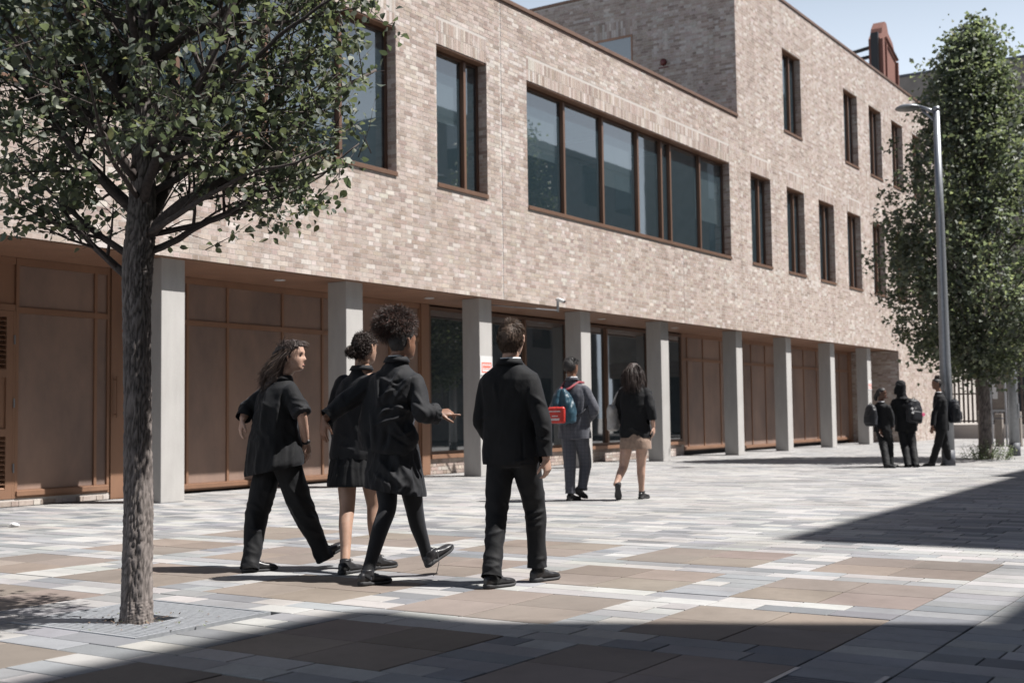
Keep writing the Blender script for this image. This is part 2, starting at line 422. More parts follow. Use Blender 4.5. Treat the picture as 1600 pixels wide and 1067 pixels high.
def lay(u0, u1, z0, z1, holes=(), soldiers=(), breaks=(), bond=0):
    """bricks as (u0,u1,z0,z1,colour)"""
    out = []; nz = int(round((z1-z0)/ZM)); m = .010
    for r in range(nz):
        za, zb = z0+r*ZM, min(z0+(r+1)*ZM-m, z1)
        zm = (za+zb)/2
        cuts = sorted([(a, b_) for a, b_, c, d in list(holes)+list(soldiers) if c-.02 < zm < d+.01])
        iv = []; s = u0
        for a, b_ in cuts:
            if a > s: iv.append((s, min(a, u1)))
            s = max(s, b_)
        if s < u1: iv.append((s, u1))
        iv2 = []
        for a, b_ in iv:
            for k in breaks:
                if a < k < b_: iv2.append((a, k-.006)); a = k+.006
            iv2.append((a, b_))
        off = ((r+bond) % 2)*.1125+(((r+bond)*7) % 5)*.0
        for a, b_ in iv2:
            # alternate stretchers and headers, shifted course by course
            per = BM+.1125; start = u0+math.floor((a-u0)/per)*per-per+(.084 if (r+bond) % 2 else .253)
            q = start; kk = 0
            while q < b_:
                L = BM if kk % 2 == 0 else .1125
                if (r*31+kk*17+int(q*3)) % 11 == 0 and kk % 2: L = .1125
                e = q+L; x0, x1 = max(q, a), min(e-m, b_)
                if x1-x0 > .035: out.append((x0, x1, za, zb, brick_col((x0+x1)/2, zm)))
                q = e; kk += 1
    for a, b_, c, d in soldiers:
        hh = (d-c)/2
        for t in range(2):
            q = a
            while q < b_-.02:
                e = min(q+.075, b_); out.append((q, e-.009, c+t*hh, c+(t+1)*hh-.010, brick_col(q, c))); q = e
    return out
def brick_arrays(L, O, U, N):
    """O origin, U along the wall, N outward; returns V,F,col and centres"""
    A = np.array([[p[0], p[1], p[2], p[3]] for p in L]); C = np.array([p[4] for p in L]); m = len(A)
    O, U, N = map(np.array, (O, U, N)); pr = RNG.normal(0, .0006, m); D = .02
    V = np.zeros((m, 8, 3))
    for k, (ui, zi, dep) in enumerate(((0, 2, 0), (1, 2, 0), (1, 3, 0), (0, 3, 0), (0, 2, D), (1, 2, D), (1, 3, D), (0, 3, D))):
        V[:, k] = O+A[:, ui, None]*U+(pr-dep)[:, None]*N; V[:, k, 2] += A[:, zi]
    f = [(0, 1, 2, 3), (1, 0, 4, 5), (2, 1, 5, 6), (3, 2, 6, 7), (0, 3, 7, 4)]
    if np.cross(U, (0, 0, 1))@N < 0: f = [t[::-1] for t in f]
    F = (np.array(f)[None]+np.arange(m)[:, None, None]*8).reshape(-1, 4)
    return V, F, C
def panel_wall(name, us, zs, holes, O, U, N, back=.0028):
    """flat backing with real openings"""
    us = sorted(set(us+[h[0] for h in holes]+[h[1] for h in holes])); zs = sorted(set(zs+[h[2] for h in holes]+[h[3] for h in holes]))
    zs = [z for z in zs if 0 <= z <= ZHIGH]; us = [a for a in us if XA <= a <= XEND]; mb = MB(); O, U, N = Vector(O), Vector(U), Vector(N)
    fl = U.cross(Vector((0, 0, 1))).dot(N) < 0
    for a, b_ in zip(us, us[1:]):
        for c, d in zip(zs, zs[1:]):
            um, zm = (a+b_)/2, (c+d)/2
            if any(h[0] < um < h[1] and h[2] < zm < h[3] for h in holes): continue
            q = [O+U*t+Vector((0, 0, z))-N*back for t, z in ((a, c), (b_, c), (b_, d), (a, d))]
            mb.face(q[::-1] if fl else q)
    return mb

# --- street front: one backing wall, its bricks children of it
hol = openings+[(XA-1, XARC, -1, ZS)]+[(XA-1, XSTEP, ZLOW, ZHIGH+1)]
mb = panel_wall('w', [XA, XEND], [0, ZHIGH], hol, (0, YF, 0), (1, 0, 0), (0, -1, 0))
# window reveals (mortar behind the reveal bricks)
for a, b_, c, d in openings:
    mb.face([(b_-.006+.006, YF+.006, c), (b_, YF+.25, c), (b_, YF+.25, d), (b_, YF+.006, d)][::-1]); mb.face([(a, YF+.006, c), (a, YF+.25, c), (a, YF+.25, d), (a, YF+.006, d)])
    mb.face([(a, YF+.006, d), (b_, YF+.006, d), (b_, YF+.25, d), (a, YF+.25, d)]); mb.face([(a, YF+.006, c), (b_, YF+.006, c), (b_, YF+.25, c), (a, YF+.25, c)][::-1])
mb.face([(XA, YF+.006, ZS), (XARC, YF+.006, ZS), (XARC, YF+.12, ZS), (XA, YF+.12, ZS)])
wall = mb.build('brick_wall', M['mortar'], None); sch(wall)
sold = [(a-.0, b_+.0, HEAD1, HEAD1+SOLD) for a, b_ in win_low]
L = lay(XA+3, XSTEP, ZS, ZLOW, [h for h in openings if h[0] < XSTEP], [s for s in sold if s[0] < XSTEP], (19.17, 27.0))
L += lay(XSTEP, XARC, ZS, ZHIGH-.02, [h for h in openings if h[0] > XSTEP-.1], [s for s in sold if s[0] > XSTEP-.1])
L += lay(XARC, XEND, 0.0, ZHIGH-.02, [h for h in openings if h[0] > XARC-.1], [s for s in sold if s[0] > XARC-.1])
V, F, C = brick_arrays(L, (0, YF, 0), (1, 0, 0), (0, -1, 0))
m = len(L); ctr = V[:, :4].mean(1); sz = np.zeros(m)
for k in range(m):
    if ctr[k, 0] > 24: continue
    X, Y, d = proj(ctr[k])
    if 5 < X < 1595 and 5 < Y < 1060 and not (X < 560 and Y < 330) and not (175 < X < 245): sz[k] = (L[k][1]-L[k][0])*(L[k][3]-L[k][2])/d**3
own = np.zeros(m, bool); own[np.argsort(-sz)[:300]] = True
def emit_stuff(V, F, C, own, name, parent):
    keep = ~own; mk = keep.sum()
    V2 = V[keep].reshape(-1, 3)-np.array(school.location); f0 = F.reshape(len(V), -1, 4)[0]
    F2 = (f0[None]+np.arange(mk)[:, None, None]*8).reshape(-1, 4)
    o = link(name, np_mesh(name, V2, F2, np.repeat(C[keep], 8, 0)), M['brick'], parent); return tag(o, kind='stuff')
wall_off = Vector(wall.location)
emit_stuff(V, F, C, own, 'bricks', wall)
for k in np.where(own)[0]:
    me = np_mesh('brick', V[k].reshape(-1, 3)-np.array(school.location), F.reshape(m, -1, 4)[0], np.repeat(C[k:k+1], 8, 0))
    link('brick', me, M['brick'], wall)
wall.location = wall_off                                   # mesh was built in world coordinates
for ch in wall.children: ch.location = Vector(school.location)
# --- reveals: one brick deep, each course
RV = []
def add_rev(L_, O, U, N): RV.append(brick_arrays(L_, O, U, N))
for a, b_, c, d in openings:
    for xx, nn in ((b_, -1), (a, 1)):
        Lr = []
        z = c; r = 0
        while z < d-.03:
            zb = min(z+ZM-.01, d)
            if r % 2: Lr.append((.004, .215, z, zb, brick_col(xx, z)))
            else: Lr.append((.004, .1025, z, zb, brick_col(xx, z))); Lr.append((.1125, .215, z, zb, brick_col(xx+1, z)))
            z += ZM; r += 1
        add_rev(Lr, (xx+nn*.004, YF, 0), (0, 1, 0), (nn, 0, 0))
# end wall of the high block above the low roof, and the end wall of the arcade
mbe = MB()
HB = 13.5
mbe.face([(XSTEP+.006, YF, ZLOW-.3), (XSTEP+.006, YF+HB, ZLOW-.3), (XSTEP+.006, YF+HB, ZHIGH), (XSTEP+.006, YF, ZHIGH)][::-1])
ew = mbe.build('end_wall', M['mortar'], None); sch(ew)
EWIN = (3.10, 4.32, 10.3, 11.85)                           # window in it (along Y from YF)
Lr = lay(.004, HB, ZLOW-.2, ZHIGH-.02, [EWIN], [(EWIN[0], EWIN[1], EWIN[3], EWIN[3]+SOLD)])
add_rev(Lr, (XSTEP-.0, YF, 0), (0, 1, 0), (-1, 0, 0))
mbe = MB(); mbe.face([(XARC+.006, YF, 0), (XARC+.006, YW+.1, 0), (XARC+.006, YW+.1, ZS), (XARC+.006, YF, ZS)][::-1])
sch(mbe.build('arcade_end_wall', M['mortar'], None))
add_rev(lay(.004, YW-YF, 0, ZS-.01), (XARC, YF, 0), (0, 1, 0), (-1, 0, 0))
# brick plinth under the ground-floor glazing
PL = [(17.25, 25.0), (25.0, 30.45)]
Lp = lay(19.05, 30.4, .0, .30, []) + lay(XA+5.5, 11.6, .0, .10)
add_rev(Lp, (0, YW-.03, 0), (1, 0, 0), (0, -1, 0))
V = np.concatenate([r[0] for r in RV]); C = np.concatenate([r[2] for r in RV])
Fs = []; o0 = 0
for v_, f_, c_ in RV: Fs.append(f_+o0); o0 += len(v_)*8
o = link('reveal_bricks', np_mesh('reveal_bricks', V.reshape(-1, 3), np.concatenate(Fs), np.repeat(C, 8, 0)), M['brick']); sch(o); tag(o, kind='stuff')
for bx_ in ((19.0, 30.42, .298), (XA+5.5, 11.62, .1)):
    mb = MB(); mb.box(bx_[0], bx_[1], YW-.022, YW+.2, 0, bx_[2]); sch(mb.build('plinth', M['mortar']))
# movement joints
for xj, z0, z1 in ((19.17, ZS, ZLOW), (27.0, ZS, SILL1)):
    mb = MB(); mb.box(xj-.005, xj+.005, YF-.0005, YF+.01, z0, z1-.05); sch(mb.build('movement_joint', M['steel_dark']))
# copings
mb = MB(); mb.box(XA, XSTEP-.004, YF-.035, YF+.36, ZLOW-.005, ZLOW+.075, .006); mb.box(XA, XSTEP-.004, YF-.008, YF+.02, ZLOW-.05, ZLOW-.006); sch(mb.build('coping', M['bronze_mid']))
mb = MB(); mb.box(XSTEP-.035, XEND, YF-.035, YF+.36, ZHIGH-.01, ZHIGH+.07, .006); mb.box(XSTEP-.035, XSTEP+.36, YF+.362, YF+HB, ZHIGH-.01, ZHIGH+.07, .006); sch(mb.build('coping', M['bronze_mid']))
# roofs and far sides, so that the block is closed
mb = MB()
mb.box(XA, XSTEP, YF+.3, YF+HB, ZLOW-.6, ZLOW-.35); sch(mb.build('roof', M['roof']))
mb = MB(); mb.box(XSTEP+.01, XEND-.01, YF+.3, YF+HB, ZHIGH-.6, ZHIGH-.35); sch(mb.build('roof', M['roof']))
mb = MB(); mb.box(XEND-.3, XEND-.002, YF+.01, YF+HB, 0, ZHIGH-.02); mb.box(XSTEP+.02, XEND-.3, YF+HB-.3, YF+HB, 0, ZHIGH-.02); mb.box(XA, XSTEP, YF+HB-.3, YF+HB, 0, ZLOW-.1); mb.box(XA, XA+.3, YF+.01, YF+HB-.3, 0, ZLOW-.1)
sch(mb.build('rear_wall', M['mortar']))
# soffit with narrow joints, column row
mb = MB(); xx = XA
while xx < XARC-.01:
    e = min(xx+1.25, XARC-.003); mb.box(xx+.004, e, YF+.12, YW+.05, ZS+.015, ZS+.06); xx += 1.25
sch(mb.build('soffit', M['bronze_soffit']))
mb = MB(); mb.box(XA, XARC, YF+.1, YW+.3, ZS+.062, ZS+.3); sch(mb.build('slab', M['dark']))
mb = MB(); mb.box(XA, XARC-.003, YF+.02, YF+.118, ZS-.012, ZS+.05); sch(mb.build('soffit_edge', M['bronze']))
col_x = [7.48, 11.22, 14.98, 18.71, 22.45, 26.2, 30.66, 34.3, 38.14, 41.9]
for k, cx in enumerate(col_x):
    mb = MB(); mb.box(0, .41, 0, .39, 0, ZS+.014, .008)
    o = mb.build('column', M['concrete']); o.location = (cx, YC, 0); sch(o)

# ------------------------------------------------------------------ windows: window = outer frame, its panes, mullions and sill are sub-parts
def window(x0, x1, z0, z1, mull=(), op=None, deep=.0, sill=True, glass='glass', y=YG, lintel=.0, fw=.05):
    mb = MB(); d0, d1 = y-.035, y+.05
    mb.box(x0+.002, x0+fw, d0, d1, z0+.055, z1-.002); mb.box(x1-fw, x1-.002, d0, d1, z0+.055, z1-.002)
    mb.box(x0+fw, x1-fw, d0, d1, z1-.075, z1-.002); mb.box(x0+fw, x1-fw, d0, d1, z0+.055, z0+.055+fw)
    w = mb.build('window', M['bronze_dark']); sch(w)
    def sub(mb, nm, mt):
        o = mb.build(nm, mt, w); return o
    if sill:
        mb = MB(); mb.box(x0+.003, x1-.003, YF-.03, y+.04, z0-.022, z0+.052, .004); sub(mb, 'sill', M['bronze_mid'])
    if lintel:
        mb = MB(); mb.box(x0+.004, x1-.004, YF+.015, y-.04, z1-.03, z1-.004); sub(mb, 'lintel_trim', M['bronze'])
    xs = [x0+fw]+[q for m_ in mull for q in (m_-.035, m_+.035)]+[x1-fw]
    for m_ in mull:
        mb = MB(); mb.box(m_-.035, m_+.035, d0-.045, d1-.01, z0+.055+fw, z1-.077, .003); sub(mb, 'mullion', M['bronze_mid'])
    for k in range(0, len(xs), 2):
        tilt = RNG.normal(0, .0016, 2)
        mb = MB(); a, b_ = xs[k], xs[k+1]; za, zb = z0+.055+fw, z1-.077
        mb.face([(a, y+tilt[0], za), (b_, y-tilt[0], za), (b_, y-tilt[0]+tilt[1], zb), (a, y+tilt[0]+tilt[1], zb)])
        sub(mb, 'pane', M[glass])
        if glass == 'glass' and y == YG:
            k_ = RNG.random()
            if k_ < .5:                                  # roller blind part way down behind the pane
                d_ = (zb-za)*(.18+.5*RNG.random()); bl = MB(); bl.box(a+.01, b_-.01, y+.09, y+.094, zb-d_, zb); bl.tube([(a+.01, y+.092, zb-d_), (b_-.01, y+.092, zb-d_)], .012, 6); sub(bl, 'blind', M['blind'])
    if glass == 'glass' and y == YG:
        rm = MB(); f0, c0, yb = z0-.85, z1+.28, y+4.2
        rm.face([(x0-.3, yb, f0), (x1+.3, yb, f0), (x1+.3, yb, c0), (x0-.3, yb, c0)]); rm.face([(x0-.3, y+.06, c0), (x1+.3, y+.06, c0), (x1+.3, yb, c0), (x0-.3, yb, c0)]); rm.face([(x0-.3, y+.06, f0), (x1+.3, y+.06, f0), (x1+.3, yb, f0), (x0-.3, yb, f0)])
        rm.face([(x0-.3, y+.06, f0), (x0-.3, yb, f0), (x0-.3, yb, c0), (x0-.3, y+.06, c0)]); rm.face([(x1+.3, y+.06, f0), (x1+.3, yb, f0), (x1+.3, yb, c0), (x1+.3, y+.06, c0)])
        sub(rm, 'room', M['room'])
        for q in range(max(1, int((x1-x0)/2.4))):
            lt = MB(); cx = x0+(q+.5)*(x1-x0)/max(1, int((x1-x0)/2.4)); lt.box(cx-.07, cx+.07, y+.9, y+3.6, c0-.07, c0-.02); sub(lt, 'ceiling_light', M['white'])
    return w
window(6.15, 15.99, SILL1, HEAD1, (7.9, 9.85, 11.4, 13.1, 14.75), lintel=1)
window(17.12, 18.68, SILL1, HEAD1, (18.18,), lintel=1)
window(20.06, 29.92, SILL1, HEAD1, (21.72, 23.36, 25.02, 26.22, 26.70, 28.38), lintel=1)
for k, (a, b_) in enumerate(win_low[3:]): window(a, b_, SILL1, HEAD1, (a+.92,), lintel=1)
for k, (a, b_) in enumerate(win_high): window(a, b_, SILL2, HEAD2, (a+.92,), lintel=1)
# end wall window (faces along -X)
mb = MB(); ya, yb, za, zb = YF+EWIN[0], YF+EWIN[1], EWIN[2], EWIN[3]
mb.box(XSTEP-.012, XSTEP+.004, ya, ya+.05, za, zb); mb.box(XSTEP-.012, XSTEP+.004, yb-.05, yb, za, zb); mb.box(XSTEP-.012, XSTEP+.004, ya+.05, yb-.05, zb-.07, zb); mb.box(XSTEP-.012, XSTEP+.004, ya+.05, yb-.05, za, za+.06)
w = mb.build('window', M['bronze']); sch(w)
mb = MB(); mb.face([(XSTEP-.002, ya+.05, za+.06), (XSTEP-.002, yb-.05, za+.06), (XSTEP-.002, yb-.05, zb-.07), (XSTEP-.002, ya+.05, zb-.07)][::-1]); mb.build('pane', M['glass'], w)

# ------------------------------------------------------------------ ground-floor bronze screens and glazing behind the columns
def screen(x0, x1, posts, zt=ZS+.01, zb=.06, trans=2.60, name='bronze_screen'):
    """frame of posts and rails; each perforated panel a sub-part"""
    mb = MB(); y0, y1 = YW-.03, YW+.04; fw = .045
    ps = [x0]+list(posts)+[x1]
    for q in ps: mb.box(q-fw/2, q+fw/2, y0, y1, zb, zt)
    for a, b_ in zip(ps, ps[1:]):
        mb.box(a+fw/2, b_-fw/2, y0+.002, y1, zt-.10, zt); mb.box(a+fw/2, b_-fw/2, y0+.002, y1, trans-.04, trans+.04); mb.box(a+fw/2, b_-fw/2, y0+.002, y1, zb, zb+.11)
    mb.box(x0, x1, y0-.025, y0-.001, zb+.03, zb+.10, .004)
    s = mb.build(name, M['bronze']); sch(s)
    for a, b_ in zip(ps, ps[1:]):
        for c, d in ((zb+.112, trans-.042), (trans+.042, zt-.102)):
            p = MB(); p.box(a+fw/2+.001, b_-fw/2-.001, YW-.004, YW+.02, c, d); p.build('perforated_panel', M['mesh_panel'], s)
    return s
screen(10.05, 11.53, (11.31,), zb=.10)
mb = MB(); mb.box(11.56, 11.93, YW-.05, YW+.05, .0, ZS+.01); sch(mb.build('bronze_post', M['bronze']))
screen(11.98, 16.9, (13.0, 13.83, 15.07, 16.05), zb=.03)
screen(16.95, 18.80, (17.9,), zb=.05)
mb = MB(); mb.box(18.82, 19.07, YW-.06, YW+.05, .0, ZS+.01); sch(mb.build('bronze_post', M['bronze']))
screen(30.42, 34.6, (30.75, 31.78, 32.95, 33.9), zb=.12)
screen(34.62, 38.4, (35.25, 36.37, 37.5), zb=.05)
screen(38.42, 42.3, (39.75, 41.0), zb=.10)
screen(42.32, 44.35, (43.4,), zb=.10)
mb = MB(); mb.box(44.37, 44.62, YW-.05, YW+.05, 0, ZS+.01); mb.box(44.62, 44.79, YW-.01, YW+.05, 0, ZS+.01); sch(mb.build('bronze_post', M['bronze']))
def glazing(x0, x1, mull):
    w = window(x0, x1, .33, ZS-.02, mull, sill=False, glass='glass_dark', y=YW, fw=.06)
    mb = MB(); mb.box(x0, x1, YW-.09, YW+.04, .30, .382, .004); mb.build('sill', M['bronze'], w)
glazing(19.09, 20.9, ()); glazing(20.92, 24.3, (22.5,)); glazing(24.32, 28.35, (26.15,)); glazing(28.37, 30.38, (29.4,))
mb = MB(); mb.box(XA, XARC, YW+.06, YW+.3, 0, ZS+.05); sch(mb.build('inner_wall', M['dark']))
# louvred plant door at the far left
dx0, dx1 = 8.95, 9.99
mb = MB(); y0, y1 = YW-.03, YW+.04
mb.box(dx0, dx0+.10, y0, y1, .10, 2.58); mb.box(dx1-.10, dx1, y0, y1, .10, 2.58)
for za, zb in ((.10, .22), (.92, 1.02), (1.70, 1.80), (2.50, 2.58)): mb.box(dx0+.1, dx1-.1, y0, y1, za, zb)
mb.box(dx0+.1, dx1-.1, YW, YW+.03, 1.02, 1.70)
door = mb.build('door', M['bronze']); sch(door)
for za, zb in ((.22, .92), (1.80, 2.50)):
    nsl = 11
    for k in range(nsl):
        z = za+(k+.5)*(zb-za)/nsl; p = MB(); h = (zb-za)/nsl
        p.mesh([(dx0+.1, y0+.004, z-h*.45), (dx1-.1, y0+.004, z-h*.45), (dx1-.1, y1, z+h*.40), (dx0+.1, y1, z+h*.40), (dx0+.1, y0+.004, z-h*.33), (dx1-.1, y0+.004, z-h*.33), (dx1-.1, y1, z+h*.52), (dx0+.1, y1, z+h*.52)],
               [(0, 1, 2, 3), (7, 6, 5, 4), (0, 4, 5, 1), (1, 5, 6, 2), (2, 6, 7, 3), (3, 7, 4, 0)]); p.build('louvre', M['bronze'], door)
for z in (.5, 1.36, 2.2):
    p = MB(); p.tube([(dx1+.012, y0-.012, z-.06), (dx1+.012, y0-.012, z+.06)], .011, 8); p.build('hinge', M['steel'], door)
mb = MB(); mb.box(dx0-.4, dx1+.03, y0+.003, y1, 2.585, 2.67); mb.box(dx0-.4, dx1+.03, YW, YW+.03, 2.67, ZS-.08); mb.box(dx0-.4, dx1+.03, y0+.003, y1, ZS-.08, ZS+.01); mb.box(dx1+.002, dx1+.035, y0, y1, .1, 2.584); sch(mb.build('door_surround', M['bronze']))
# pull handle and lock on the screen next to the trunk
mb = MB(); mb.tube([(11.62, YW-.1, 1.15), (11.62, YW-.1, 1.75)], .012, 8); mb.tube([(11.62, YW-.05, 1.2), (11.62, YW-.1, 1.2)], .008, 6); mb.tube([(11.62, YW-.05, 1.7), (11.62, YW-.1, 1.7)], .008, 6); sch(mb.build('pull_handle', M['bronze']))
# recessed soffit lights
for cx in (15.0, 18.9, 25.4, 29.2):
    mb = MB(); mb.tube([(cx-.8, 13.75, ZS+.005), (cx-.8, 13.75, ZS+.014)], .09, 20); sch(mb.build('soffit_light', M['white']))

# ------------------------------------------------------------------ small things on the school
def red_notice(x, z, w, h, label, fine=True):
    s = empty('warning_notice', (x, YC, z)); tag(s, label, 'sign')
    mb = MB(); mb.box(0, w, -.008, -.002, 0, h, .001); mb.build('plate', M['white'], s)
    mb = MB(); t = .02
    mb.box(.05, w-.03, -.0095, -.0085, .05, .05+t); mb.box(.05, w-.03, -.0095, -.0085, h-.12-t, h-.12); mb.box(.05, .05+t, -.0095, -.0085, .05+t, h-.12-t); mb.box(w-.03-t, w-.03, -.0095, -.0085, .05+t, h-.12-t)
    mb.box(.09, w-.07, -.0095, -.0085, (h-.07)/2, (h-.07)/2+.03)
    if fine: mb.box(.09, w-.09, -.0095, -.0085, (h-.07)/2+.05, (h-.07)/2+.06); mb.box(.09, w-.07, -.0095, -.0085, (h-.07)/2-.03, (h-.07)/2-.02)
    mb.build('red_print', M['red_orange'], s)
M['red_orange'] = mat_plain('orange_red_print', (.62, .10, .05), .6, 0, 10, .05)
red_notice(col_x[3]+.0, 1.87, .40, .36, 'white notice with red printed frame on a near concrete column')
red_notice(col_x[9]+.02, 1.86, .37, .33, 'small white and red notice on the farthest concrete column', False)
cc = empty('security_camera', (20.85, YF, 3.2)); cc.scale = (.72, 1, .72); tag(cc, 'small grey security camera on a long thin bracket under the brick edge', 'security camera')
mb = MB(); mb.tube([(-1.9, .5, .06), (-1.4, .3, .03), (0, -.16, -.02)], .016, 8); mb.build('bracket', M['steel'], cc, True)
mb = MB(); mb.tube([(0, -.16, -.06), (0, -.16, .30)], .028, 10); mb.build('post', M['steel'], cc, True)
mb = MB(); mb.tube([(-.04, -.16, .29), (.02, -.19, .27), (.11, -.23, .24)], [.05, .055, .05], 12); o = mb.build('housing', M['white'], cc, True)
mb = MB(); mb.tube([(.105, -.228, .242), (.16, -.25, .225)], [.045, .038], 12); mb.build('lens', M['black_metal'], cc, True)
al = empty('alarm_bell', (XSTEP, YF+2.14, 10.87)); tag(al, 'round red fire alarm bell on the shaded upper brick wall', 'alarm bell')
mb = MB(); mb.tube([(0, 0, 0), (-.03, 0, 0), (-.07, 0, 0), (-.09, 0, 0)], [.10, .10, .08, .03], 16); mb.build('dome', M['red'], al, True)
mb = MB(); mb.box(-.02, -.002, -.15, .15, -.16, -.132); mb.build('back_plate', M['red'], al)
# ================================================================== buildings across the street (seen in the glass and by their shadow)
M['render_grey'] = mat_plain('pale_render', (.20, .196, .192), .9, 0, 3, .12)
M['brick_dark'] = mat_plain('brown_brick', (.095, .076, .066), .9, 0, 40, .25)
def block_across(name, label, foot, h, floors, cornice=0., wcol='render_grey'):
    """foot: front polyline (x,y) left to right facing +Y; body goes back 12 m"""
    o = empty(name, (foot[0][0], foot[0][1], 0)); tag(o, label, 'building')
    ox, oy = foot[0]; pts = [(x-ox, y-oy) for x, y in foot]; back = -12
    mb = MB(); pl = pts+[(pts[-1][0], back), (pts[0][0], back)]
    k = len(pl)
    mb.face([(x, y, h) for x, y in pl][::-1])
    for i in range(k):
        a, b_ = pl[i], pl[(i+1) % k]; mb.face([(a[0], a[1], 0), (a[0], a[1], h), (b_[0], b_[1], h), (b_[0], b_[1], 0)][::-1])
    mb.build('wall', M[wcol], o)
    if cornice:
        mb = MB(); mb.box(pts[0][0], pts[-1][0], .002, cornice, h-.35, h); mb.build('cornice', M['render_grey'], o)
    fh = h/floors
    for (xa, ya), (xb, yb) in zip(pts, pts[1:]):
        L = math.hypot(xb-xa, yb-ya)
        if L < 3: continue
        nw = int(L/3.4)
        for f in range(floors):
            for q in range(nw):
                u0 = (q+.28)*L/nw; u1 = (q+.76)*L/nw; dx, dy = (xb-xa)/L, (yb-ya)/L; z0, z1 = f*fh+fh*.30, f*fh+fh*.86
                w = MB(); e = .012
                w.face([(xa+dx*u0-dy*e, ya+dy*u0+dx*e, z0), (xa+dx*u1-dy*e, ya+dy*u1+dx*e, z0), (xa+dx*u1-dy*e, ya+dy*u1+dx*e, z1), (xa+dx*u0-dy*e, ya+dy*u0+dx*e, z1)][::-1])
                w.build('window', M['glass_dark'], o)
    return o
block_across('apartment_block', 'pale rendered block across the street with projecting roof edge, seen only in the window reflections', [(-30.0, -7.45), (11.26, -7.45)], 19.77, 6, .75)
block_across('link_block', 'lower brown brick block between two taller blocks across the street', [(11.27, -7.45), (15.84, -7.45)], 15.53, 5, 0, 'brick_dark')
block_across('office_block', 'long brick block with rows of windows across the street, farther along', [(15.85, -6.95), (27.0, -6.62), (27.02, -6.3), (31.5, -6.25)], 19.0, 6, 0, 'brick_dark')
block_across('terrace_block', 'lower pale block at the far end of the row across the street', [(43.0, -6.2), (62.0, -6.0)], 14.8, 4, .3)

# ------------------------------------------------------------------ beyond the school
M['shade_brick'] = mat_plain('grey_brown_brick', (.26, .215, .19), .9, 0, 18, .22)
def far_brick():
    t = NT('far_brick'); v = t.coords(); mp = t.n('Mapping'); mp.inputs['Rotation'].default_value = (rad(90), 0, rad(90)); t.l(v, mp.inputs[0])
    br = t.n('TexBrick'); t.l(mp.outputs[0], br.inputs['Vector']); br.inputs['Scale'].default_value = 4.4; br.inputs['Mortar Size'].default_value = .012
    br.inputs['Color1'].default_value = (.19, .152, .132, 1); br.inputs['Color2'].default_value = (.14, .113, .10, 1); br.inputs['Mortar'].default_value = (.21, .19, .17, 1)
    t.set(Base_Color=t.mix(1.0, br.outputs[0], t.ramp(t.noise(1.5, v), [(.3, (.8, .8, .8)), (.7, (1.15, 1.15, 1.15))]), 'MULTIPLY'), Roughness=.9); return t.mat
M['far_brick'] = far_brick()
cb = empty('corner_building', (66, 6.6, 0)); tag(cb, 'grey brown brick building closing the street behind the far tree, glazed at street level', 'building')
mb = MB(); mb.box(0, 14, -14, 15, 4.3, 19.0); mb.box(.02, 14, 6.9, 15, 0, 4.3); mb.build('wall', M['far_brick'], cb)
mb = MB(); mb.box(-.06, 14, -14, 15.0, 19.0, 19.13); mb.build('coping', M['steel_dark'], cb)
mb = MB(); mb.box(.4, 14, -14, 6.88, 0, 4.29); mb.build('lobby', M['dark'], cb)
for k in range(7):
    y0 = 6.85-1.5*(k+1); mb = MB(); mb.box(.18, .22, y0+.06, y0+1.44, .12, 3.3); mb.build('pane', M['glass_dark'], cb)
    mb = MB(); mb.box(.12, .26, y0-.05, y0+.05, 0, 4.29); mb.build('mullion', M['steel_dark'], cb)
mb = MB(); mb.box(-.02, .3, -14, 6.88, 3.35, 4.28); mb.build('fascia', M['far_brick'], cb)
for k in range(5):
    for f in range(3):
        mb = MB(); y0 = -10+3.6*k; mb.box(-.01, .04, y0, y0+1.4, 6+3.8*f, 8.4+3.8*f); mb.build('window', M['glass_dark'], cb)
# terracotta gable held by dark steel above the roofs
M['terracotta'] = mat_plain('terracotta', (.165, .072, .054), .85, 0, 12, .18, .3, .01)
gb = empty('red_gable', (58.1, 17.0, 0)); tag(gb, 'tall red terracotta gable with pointed top braced by dark steel above the roofline', 'gable')
prof = [(0, 0), (0, 18.95), (.32, 19.25), (.45, 19.55), (.85, 19.95), (1.15, 19.95), (1.45, 19.5), (2.1, 19.2), (2.35, 18.9), (2.75, 18.35), (2.95, 18.3), (2.95, 0)]
mb = MB(); t_ = .55
mb.face([(x, 0, z) for x, z in prof]); mb.face([(x, t_, z) for x, z in prof][::-1])
for a, b_ in zip(prof, prof[1:]+prof[:1]): mb.face([(a[0], 0, a[1]), (a[0], t_, a[1]), (b_[0], t_, b_[1]), (b_[0], 0, b_[1])])
mb.build('gable_wall', M['terracotta'], gb)
for xa, xb, z1 in ((.0, .28, 18.9), (.62, .74, 18.75), (2.45, 2.57, 18.3)):
    mb = MB(); mb.box(xa, xb, -.14, -.002, 0, z1); mb.build('pilaster', M['terracotta'], gb)
mb = MB(); mb.tube([(.7, -.08, 19.1), (2.6, -.08, 18.45)], .07, 6); mb.build('string_course', M['terracotta'], gb)
for za, zb in ((18.6, 18.3), (18.15, 17.95), (17.75, 17.6)):
    mb = MB(); mb.tube([(.1, .3, za), (.0, 2.4, zb)], .09, 6); mb.build('brace', M['black_metal'], gb)
mb = MB(); mb.tube([(.1, .4, 17.4), (.05, 1.1, 17.9)], .06, 6); mb.build('brace', M['black_metal'], gb)
mb = MB(); mb.box(-.16, -.002, .05, .4, 0, 19.2); mb.build('steel_post', M['black_metal'], gb)
